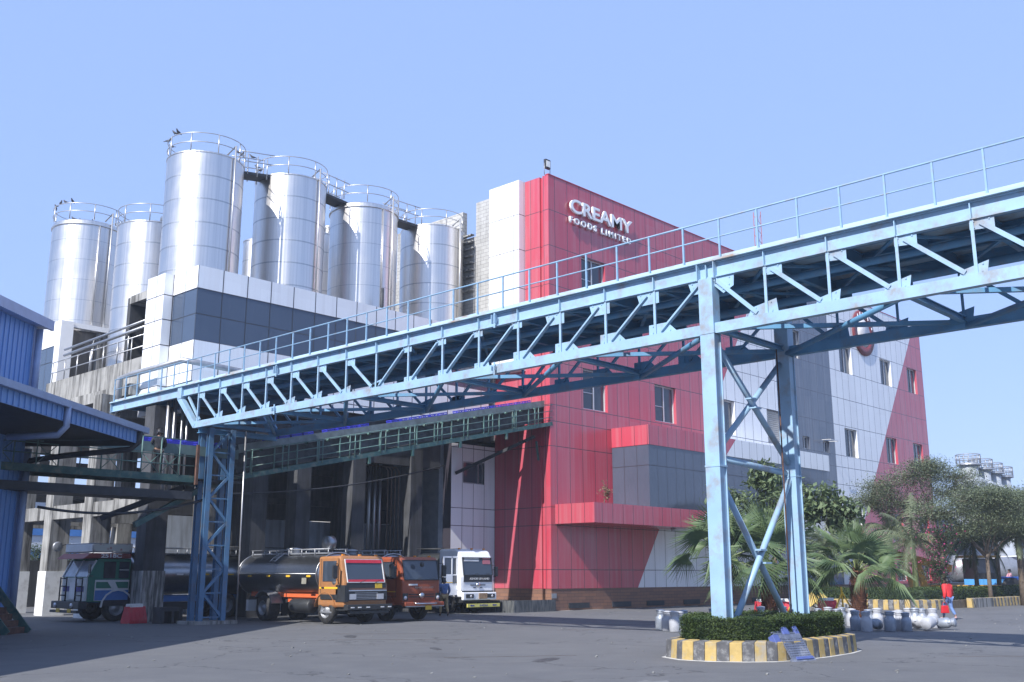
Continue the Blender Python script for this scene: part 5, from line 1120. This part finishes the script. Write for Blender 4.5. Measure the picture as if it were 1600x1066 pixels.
pl=branchy('ledge_plant',(42.4,33.5,5.37),.25,'small wild plant with yellowing leaves growing on the red canopy',[(0,0,.75,.35,.3,.45),(.35,0,.6,.2,.2,.4)],.13,LF_DRY,260,tr=.03,seed=41,droop=.2,cl=.12,per=10,cat='plant')
# yellow crane
YC=mat('yellow_machine_paint',(.40,.23,.04),.5,0,.1,3); X,Y=RFs(1482,74)
CR=empty('yellow_crane',(X,Y,0),'yellow mobile crane with a low boom and red hook beyond the hedge','crane',rz=R_(-46.65+180))
# local x: towards camera-left
MB().box(-3.2,1.2,-1.0,1.0,.6,1.1).build('chassis',YC,CR,bevel=.05); MB().bar((-.2,0,2.2),(4.2,0,3.35),.45,.5).build('boom',YC,CR); MB().bar((1.7,0,.9),(2.2,0,2.9),.35,.4).build('arm',YC,CR); MB().bar((2.6,.1,.8),(3.0,.1,2.9),.2,.3).build('arm',YC,CR)
m=MB(); m.box(-3.0,-1.4,-.9,.9,1.5,2.9); m.build('cab_frame',TRIMB,CR,bevel=.04); MB().box(-2.85,-1.55,.89,.93,1.9,2.8).build('side_window',GLW,CR); MB().box(-3.3,-1.0,-1.0,1.0,2.95,3.1).build('cab_roof',YC,CR)
for x in (-2.4,.7): wheel(CR,x,0,.0001) if 0 else MB().lathe([(0,-.25),(.3,-.25),(.55,-.2),(.55,.2),(.3,.25),(0,.25)],(x,.9,.55),24,'y').build('wheel',BLACK,CR)
MB().tube([(4.1,0,3.3),(4.1,0,2.9)],.02,5).build('hook_cable',DARK,CR); MB().tube([(4.1,0,2.9),(4.1,0,2.6),(4.22,0,2.45),(4.1,0,2.33),(3.97,0,2.42)],.06,6).build('hook',mat('hook_red',(.35,.03,.04),.5),CR)
MB().tube([(2.8+.27*math.cos(2*math.pi*k/16),.35,2.1+.36*math.sin(2*math.pi*k/16)) for k in range(17)],.09,8,cap=False).build('life_ring',mat('ring_red',(.3,.03,.05),.6),CR)
# tractor + trailer
X,Y=RFs(1578,82); BL=mat('tractor_blue',(.04,.13,.5),.4,0,.1,3); TR=empty('tractor',(X,Y,0),'blue tractor with white canopy and a driver in pink beyond the far trees','tractor',rz=R_(-46.65))
MB().box(.3,2.2,-.35,.35,1.0,1.65).build('bonnet',BL,TR,bevel=.08); MB().box(-.8,.4,-.5,.5,.7,1.2).build('body',BL,TR); m=MB(); m.prism([(-1.5,3.0),(-1.2,3.2),(.6,3.25),(1.5,2.75),(1.5,2.68),(.6,3.15),(-1.2,3.1)],'y',-.9,.9); m.build('canopy',WC,TR)
for x in (-1.1,1.2):
    for y in (-.8,.8): MB().tube([(x,y,1.0),(x,y,2.9)],.04,6).build('canopy_post',TRIMB,TR)
for y in (-.85,.85):
    MB().lathe([(0,-.2),(.4,-.2),(.8,-.17),(.8,.17),(.4,.2),(0,.2)],(-.4,y,.8),26,'y').build('rear_wheel',BLACK,TR); MB().lathe([(0,-.12),(.42,-.12),(.42,.12),(0,.12)],(1.7,y*.8,.42),22,'y').build('front_wheel',BLACK,TR); MB().box(-1.2,.4,y-.2,y+.2,1.55,1.65).build('fender',BL,TR,bevel=.04)
TL=empty('farm_trailer',(*RFs(1538,82),0),'bright blue farm trailer behind the tractor','trailer',rz=R_(-46.65)); LB=mat('trailer_blue',(.08,.3,.6),.5,0,.1,3)
m=MB(); m.box(-1.2,1.2,-.95,.95,.7,.8); m.box(-1.2,1.2,-.95,-.9,.8,1.5); m.box(-1.2,1.2,.9,.95,.8,1.5); [m.box(-1.2+k*.3,-1.14+k*.3,-1.0,-.95,.8,1.5) for k in range(8)]; m.build('box',LB,TL)
for x in (-.8,.8): MB().lathe([(0,-.12),(.42,-.12),(.42,.12),(0,.12)],(x,-.8,.42),20,'y').build('wheel',BLACK,TL)
# parked silver tanker far behind
FT=empty('distant_tanker',(*RFs(1548,92),0),'long silver tanker parked far behind the trees','tanker truck',rz=R_(-46.65)); MB().lathe([(0,0),(.9,.05),(1.15,.2),(1.15,6.8),(.9,6.95),(0,7)],(-3.5,0,2.3),32,'x').build('tank',GREYM,FT); MB().box(-3.3,3.6,-1.0,1.0,.8,1.1).build('chassis',TRIMB,FT)
for x in (-2.6,-1.4,2.6): MB().lathe([(0,-.15),(.5,-.15),(.5,.15),(0,.15)],(x,-.95,.5),20,'y').build('wheel',BLACK,FT)
MB().box(3.7,5.6,-1.1,1.1,.8,3.0).build('cab',WC,FT,bevel=.06)
# far white plant building and its round silos
FB=empty('distant_plant',(*RFs(1530,112),0),'pale grey plant building with a blue awning far behind the trees','building',rz=R_(-46.65))
GP=mat('pale_grey_panel',(.42,.45,.5),.7,0,.1,.6,(.25,.25,.27),.4,.5); m=MB(); m.wall('y',-4,-11,14,0,8.2,[(-8+i*3.4,-6.2+i*3.4,2.6,5.2) for i in range(6)],.3); m.add([(-11,-4,8.2),(14,-4,8.2),(14,10,8.2),(-11,10,8.2)],[(0,1,2,3)]); m.add([(-11,-4,0),(-11,10,0),(-11,10,8.2),(-11,-4,8.2)],[(0,1,2,3)]); m.build('wall',GP,FB)
for i in range(6): MB().box(-8+i*3.4,-6.2+i*3.4,-3.7,-3.65,2.6,5.2).build('window',GL,FB)
MB().box(-5.2,-2.7,-5.5,-4,5.9,6.8).build('awning',BL,FB)
for i,(x,zt) in enumerate([(1530,15.1),(1549,14.7),(1565,14.4),(1580,14.1)]):
    X,Y=RFs(x,118+i*1.5); t=empty('distant_silo',(X,Y,0),'%s grey silo with a railed conical top from the left, far behind the trees'%ords[i],'silo','far grey silos')
    MB().lathe([(1.75,0),(1.75,zt-3.2),(1.85,zt-3.1),(1.3,zt-2.6),(1.0,zt-2.4),(1.0,zt-.9),(0,zt-.9)],(0,0,0),28).build('shell',mat('silo_grey',(.4,.43,.47),.5,.3,.1,.5),t)
    MB().lathe([(1.35,zt-1.2),(1.35,zt-1.0),(0,zt-1.0)],(0,0,0),20).build('platform',GREYM,t)
    m=MB(); c=[(1.3*math.cos(k*math.pi/8),1.3*math.sin(k*math.pi/8)) for k in range(17)]
    for z in (zt-.5,zt): m.tube([(a,b,z) for a,b in c],.05,4)
    for a,b in c[:-1]: m.tube([(a,b,zt-1),(a,b,zt)],.04,4)
    m.build('railing',GREYM,t)
MS=empty('radio_mast',(104,58.5,0),'thin red lattice radio mast far behind the bridge railing','mast')
m=MB()
for a,b in ((-.4,-.25),(.4,-.25),(0,.45)): m.tube([(a,b,0),(a,b,43.6)],.05,4)
for k in range(36):
    z=k*1.2; m.tube([(-.4,-.25,z),(.4,-.25,z+1.2)],.03,4); m.tube([(.4,-.25,z),(0,.45,z+1.2)],.03,4)
m.build('lattice',mat('mast_red',(.3,.1,.1),.6),MS)
#@@ FAR LEFT BACKGROUND
BS=empty('background_shed',(0,0,0),'long pale shed with blue bands seen through the concrete columns','building')
BW=mat('pale_shed_white',(.6,.64,.7),.6,0,.08,.6); BB=mat('shed_blue',(.07,.22,.55),.5,0,.1,1)
MB().box(14,62,78,90,0,7.4).build('wall',BW,BS)
for z0,z1 in ((7.4,8.0),(4.6,5.2),(3.0,3.5)): MB().box(14,62,77.9,77.98,z0,z1).build('blue_band',BB,BS)
MB().box(14,62,77.5,78,7.9,8.2).build('gutter',BB,BS)
m=MB(); prof=[(50+3.6*math.cos(R_(a)),7.6+2.2*math.sin(R_(a))) for a in range(0,181,15)]; 
ARC=NB('striped_roof_sheet'); sp=ARC.n('ShaderNodeSeparateXYZ'); ARC.l(ARC.coord(),sp.inputs[0]); st_=ARC.m('LESS_THAN',ARC.m('FRACT',ARC.m('DIVIDE',sp.outputs[0],.9)),.5); ARC.set(col=ARC.mix(st_,(.65,.7,.75),(.1,.35,.7)),rough=.5)
m.prism([(68+3.6*math.cos(R_(a)),6.2+2.4*math.sin(R_(a))) for a in range(0,181,15)],'x',36,47); m.build('arched_roof',ARC.mat,BS)
GS=empty('green_gantry',(0,0,0),'small green steel gantry with railing behind the lattice tower','gantry')
m=MB()
for x in (36,38,40,42):
    m.tube([(x,60,0),(x,60,5)],.12,8)
for z in (4.0,5.5,6.0): m.bar((35.5,60,z),(44,60,z),.1,.14)
for x in range(36,44): m.bar((x,60,5.5),(x+.7,60,6.0),.05,.05)
m.box(35.5,44,60,61.5,3.9,4.0); m.build('frame',GREEN,GS)
W2=MB(); W2.box(12,30,62,62.3,0,2.6); W2.build('boundary_wall',CONCD,label='low dark boundary wall behind the concrete columns at the left',cat='wall')
for i,(x,F) in enumerate([(45,66),(72,67),(108,66),(135,68)]):
    b=branchy('climbing_bush',(*RFs(x,F),0),1.8,'%s bush from the left growing over the boundary wall at the far left'%ords[i],ac((0,0,2.6,1.3,.9,.7),(.8,0,3.1,.9,.8,.6)),.16,LF_D,1500,tr=.06,seed=50+i,cl=.4,per=20,cat='bush')
#@@ PEOPLE
SKIN=mat('brown_skin',(.22,.12,.08),.55,0,.05,8); HAIR=mat('black_hair',(.012,.011,.012),.5,0,.2,20)
def skinmesh(verts,edges,name,m,parent,sub=2):
    me=bpy.data.meshes.new(name); me.from_pydata([v[:3] for v in verts],edges,[]); o=bpy.data.objects.new(name+'_tmp',me); COL.objects.link(o)
    s=o.modifiers.new('s','SKIN'); bpy.context.view_layer.update()
    for i,v in enumerate(verts):
        r=v[3] if len(v)>3 else .05; rr=r if isinstance(r,tuple) else (r,r); me.skin_vertices[0].data[i].radius=rr
    me.skin_vertices[0].data[0].use_root=True
    o.modifiers.new('u','SUBSURF').levels=sub
    bpy.context.view_layer.update(); dg=bpy.context.evaluated_depsgraph_get(); e=bpy.data.meshes.new_from_object(o.evaluated_get(dg)); bpy.data.objects.remove(o)
    e.materials.clear(); e.materials.append(m); e.polygons.foreach_set('use_smooth',[True]*len(e.polygons)); r=bpy.data.objects.new(name,e); link(r,parent); return r
def person(loc,rz,label,J,top,bottom,shoe,hood=False,scale=1.0,fing=True,longhair=False,bare_legs=False):
    # J: joints; facing -Y locally, x right
    t=empty('person',loc,label,'person',rz=rz); t.scale=(scale,)*3
    g=J
    V=[(*g['pel'],(.15,.11)),(*g['waist'],(.13,.095)),(*g['chest'],(.17,.11)),(*g['neck0'],(.08,.07)),(*g['neck'],(.055,.055)),(*g['head0'],(.075,.085)),(*g['head1'],(.085,.105)),(*g['head2'],(.06,.07))]; E=[(0,1),(1,2),(2,3),(3,4),(4,5),(5,6),(6,7)]
    for s in ('L','R'):
        b=len(V); V+=[(*g['sh'+s],.062),(*g['el'+s],.045),(*g['wr'+s],.028),(*g['ha'+s],(.036,.02))]; E+=[(2,b),(b,b+1),(b+1,b+2),(b+2,b+3)]
        b=len(V); V+=[(*g['hip'+s],.092),(*g['kn'+s],.062),(*g['an'+s],.038),(*g['toe'+s],(.038,.03))]; E+=[(0,b),(b,b+1),(b+1,b+2),(b+2,b+3)]
    body=skinmesh(V,E,'body',SKIN,t)
    # face and fingers joined into the body mesh
    fm=MB(); h0,h1=Vector(g['head0']),Vector(g['head1']); hc=(h0+h1)/2
    fm.tube([(hc.x,hc.y-.085,hc.z+.01),(hc.x,hc.y-.118,hc.z-.02),(hc.x,hc.y-.09,hc.z-.03)],[.01,.014,.008],6); 
    for s in (-1,1): fm.tube([(hc.x+s*.075,hc.y+.01,hc.z+.02),(hc.x+s*.092,hc.y+.015,hc.z),(hc.x+s*.078,hc.y+.01,hc.z-.03)],[.008,.014,.008],6)
    for s in ('L','R'):
        w,h=Vector(g['wr'+s]),Vector(g['ha'+s]); d=(h-w).normalized(); sd=Vector((0,1,0)) if abs(d.y)<.8 else Vector((1,0,0)); sd=(sd-d*sd.dot(d)).normalized(); nn=d.cross(sd)
        for k,ln in enumerate((.065,.078,.072,.055)):
            a=h+sd*(.024-.016*k)+d*.01; b=a+d*ln*.5; c=b+(d*.8+nn*.5*(1 if s=='L' else -1)).normalized()*ln*.5; fm.tube([a,b,c],[.0095,.009,.006],6)
        a=h-d*.03+sd*.03; fm.tube([a,a+(sd+d*.6).normalized()*.04,a+(sd*.4+d).normalized()*.07],[.011,.01,.007],6)
    fo=fm.build('tmpf',SKIN); 
    import bmesh
    bm=bmesh.new(); bm.from_mesh(body.data); bm.from_mesh(fo.data); bm.to_mesh(body.data); bm.free(); bpy.data.objects.remove(fo)
    body.data.polygons.foreach_set('use_smooth',[True]*len(body.data.polygons))
    up=lambda v,r:(*v,r)
    k=1.16
    q_=1.3 if hood else 1; TV=[(*g['pel'],(.175,.135)),(*g['waist'],(.155*q_,.12*q_)),(*g['chest'],(.19*q_,.135*q_)),(*g['neck0'],(.095*q_,.085*q_))]; TE=[(0,1),(1,2),(2,3)]
    if hood: TV[0]=(*(Vector(g['pel'])-Vector((0,0,.14))),(.235,.19)); TV.append((*(Vector(g['neck'])+Vector((0,.06,-.04))),(.105,.09))); TE.append((3,4))
    for s in ('L','R'):
        b=len(TV); w=Vector(g['wr'+s]); e=Vector(g['el'+s]); TV+=[(*g['sh'+s],.082*q_),(*e,.064*q_),(*(w*.93+e*.07),.048*q_)]; TE+=[(2,b),(b,b+1),(b+1,b+2)]
    skinmesh(TV,TE,'jacket' if hood else 'shirt',top,t)
    BV=[(*g['pel'],(.165,.125))]; BE=[]
    for s in ('L','R'):
        b=len(BV); a=Vector(g['an'+s]); kk=Vector(g['kn'+s]); BV+=[(*g['hip'+s],.107),(*kk,.078),(*(a*.9+kk*.1),.058)]; BE+=[(0,b),(b,b+1),(b+1,b+2)]
    skinmesh(BV,BE,'trousers',bottom,t)
    for s in ('L','R'):
        a,b=Vector(g['an'+s]),Vector(g['toe'+s]); skinmesh([(a.x,a.y+.03,a.z-.02,.05),((a.x+b.x)/2,(a.y+b.y)/2,(a.z+b.z)/2-.01,.045),(b.x,b.y,b.z,.038)],[(0,1),(1,2)],'shoe',shoe,t,2)
    hv=[(hc.x,hc.y+.035,hc.z+.04,(.10,.105)),(hc.x,hc.y+.015,hc.z+.10,(.078,.085)),(hc.x,hc.y+.06,hc.z-.03,(.088,.06))]; he=[(0,1),(0,2)]
    if longhair: hv+=[(hc.x,hc.y+.07,hc.z-.05,(.075,.05)),(hc.x,hc.y+.09,hc.z-.16,(.05,.035))]; he+=[(0,2),(2,3)]
    skinmesh(hv,he,'hair',HAIR,t)
    return t
def stand(**k):
    J=dict(pel=(0,0,.95),waist=(0,0,1.1),chest=(0,0,1.32),neck0=(0,.0,1.44),neck=(0,.0,1.5),head0=(0,-.01,1.57),head1=(0,-.01,1.65),head2=(0,0,1.7),
     shL=(.19,0,1.40),elL=(.23,.02,1.12),wrL=(.22,-.04,.88),haL=(.22,-.06,.80),shR=(-.19,0,1.40),elR=(-.23,.02,1.12),wrR=(-.22,-.04,.88),haR=(-.22,-.06,.80),
     hipL=(.1,0,.88),knL=(.11,-.02,.5),anL=(.11,.02,.09),toeL=(.12,-.15,.04),hipR=(-.1,0,.88),knR=(-.11,-.02,.5),anR=(-.11,.02,.09),toeR=(-.12,-.15,.04)); J.update(k); return J
REDJ=mat('red_hooded_jacket',(.62,.03,.035),.7,0,.12,5); JEAN=mat('blue_jeans',(.12,.2,.40),.8,0,.15,9); SHO=mat('pink_white_trainers',(.55,.35,.35),.6); BAGM=mat('red_handbag',(.5,.015,.02),.4)
# walker in red: seen from behind, mid-stride, moving away to the right
lw=person((44.0,17.0,0),R_(-200),'person in a red hooded jacket and blue jeans walking away with a red handbag',
  stand(knL=(.1,-.16,.52),anL=(.09,-.22,.10),toeL=(.09,-.40,.05),knR=(-.09,.04,.5),anR=(-.09,.26,.16),toeR=(-.1,.16,.05),elL=(.25,.08,1.12),wrL=(.24,.02,.88),haL=(.24,0,.79),elR=(-.3,-.05,1.15),wrR=(-.42,-.15,.98),haR=(-.47,-.18,.92)),REDJ,JEAN,SHO,hood=True,scale=.96,longhair=False)
bg_=empty('handbag',(0,0,0),'red handbag held by the walker in the red jacket','bag'); 
import mathutils
mw=mathutils.Matrix.Translation((44.0,17.0,0))@mathutils.Matrix.Rotation(R_(-200),4,'Z')@mathutils.Matrix.Scale(.96,4)
hp_=mw@Vector((.24,0,.72)); bg_.location=hp_; bg_.rotation_euler=(0,0,R_(-46.65)); MB().prism([(-.17,-.42),(.17,-.42),(.13,-.12),(-.13,-.12)],'y',-.05,.05).build('bag_body',BAGM,bg_,bevel=.02); MB().tube([(-.09,0,-.13),(-.05,0,.0),(.05,0,.0),(.09,0,-.13)],.01,6).build('bag_handle',BAGM,bg_)
person((32.6,34.95,0),R_(155),'person in a dark blue shirt and khaki trousers walking towards the white truck door',
  stand(head0=(0,-.09,1.53),head1=(0,-.12,1.60),head2=(0,-.11,1.65),neck=(0,-.05,1.47),neck0=(0,-.03,1.42),chest=(0,-.02,1.3),knL=(.12,-.14,.52),anL=(.12,-.14,.09),toeL=(.13,-.3,.04),knR=(-.12,.02,.5),anR=(-.13,.22,.12),toeR=(-.14,.08,.04),elL=(.27,-.02,1.12),wrL=(.2,-.16,.95),haL=(.18,-.2,.9),elR=(-.27,-.02,1.12),wrR=(-.22,-.14,.92),haR=(-.2,-.18,.86)),mat('dark_blue_shirt',(.10,.16,.32),.85,0,.3,14),mat('khaki_trousers',(.36,.25,.12),.85,0,.1,6),mat('black_shoes',(.02,.02,.02),.6),scale=.97)
person((18.95,35.98,5.37),R_(165),'person in a black jacket standing on the left conveyor walkway with back turned',stand(elL=(.27,-.05,1.15),wrL=(.18,-.22,1.05),haL=(.14,-.28,1.03),elR=(-.27,-.05,1.15),wrR=(-.18,-.22,1.05),haR=(-.14,-.28,1.03)),mat('black_jacket',(.02,.022,.03),.8,0,.2,8),mat('dark_trousers',(.02,.02,.025),.85),mat('dark_shoes',(.02,.02,.02),.6))
X,Y=RFs(1577.5,82)
person((X,Y,.45),R_(-46.65-90),'person in a pink shirt sitting at the wheel of the blue tractor',stand(hipL=(.1,-.02,.88),knL=(.14,-.42,.9),anL=(.14,-.45,.5),toeL=(.14,-.6,.45),hipR=(-.1,-.02,.88),knR=(-.14,-.42,.9),anR=(-.14,-.45,.5),toeR=(-.14,-.6,.45),wrL=(.12,-.4,1.15),haL=(.1,-.46,1.15),wrR=(-.12,-.4,1.15),haR=(-.1,-.46,1.15),elL=(.22,-.15,1.12),elR=(-.22,-.15,1.12)),mat('pink_shirt',(.6,.3,.35),.8),mat('grey_trousers',(.1,.1,.12),.8),mat('brown_sandals',(.1,.06,.04),.7))
# overhead cables
for i,(p,q,sg) in enumerate([((14.5,35.4,4.0),(21,36.0,4.6),.35),((21,38.8,5.0),(37.2,40,7.4),.5)]):
    pts=[Vector(p).lerp(Vector(q),k/12)-Vector((0,0,sg*4*(k/12)*(1-k/12))) for k in range(13)]
    MB().tube(pts,.05 if i==0 else .04,6).build('cable_bundle',DARK,label=['thick dark cable bundle sagging under the left walkway','dark cable sagging across the loading bay'][i],cat='cable')
#@@ HAZE
hz=bpy.data.materials.new('haze_air'); hz.use_nodes=True; n_=hz.node_tree; n_.nodes.remove(n_.nodes['Principled BSDF']); pv=n_.nodes.new('ShaderNodeVolumePrincipled'); pv.inputs['Density'].default_value=.0006; pv.inputs['Color'].default_value=(.75,.85,1,1); n_.links.new(pv.outputs[0],n_.nodes['Material Output'].inputs['Volume'])
MB().box(-252,402,-252,402,-1.5,46).build('haze',hz,kind='stuff')
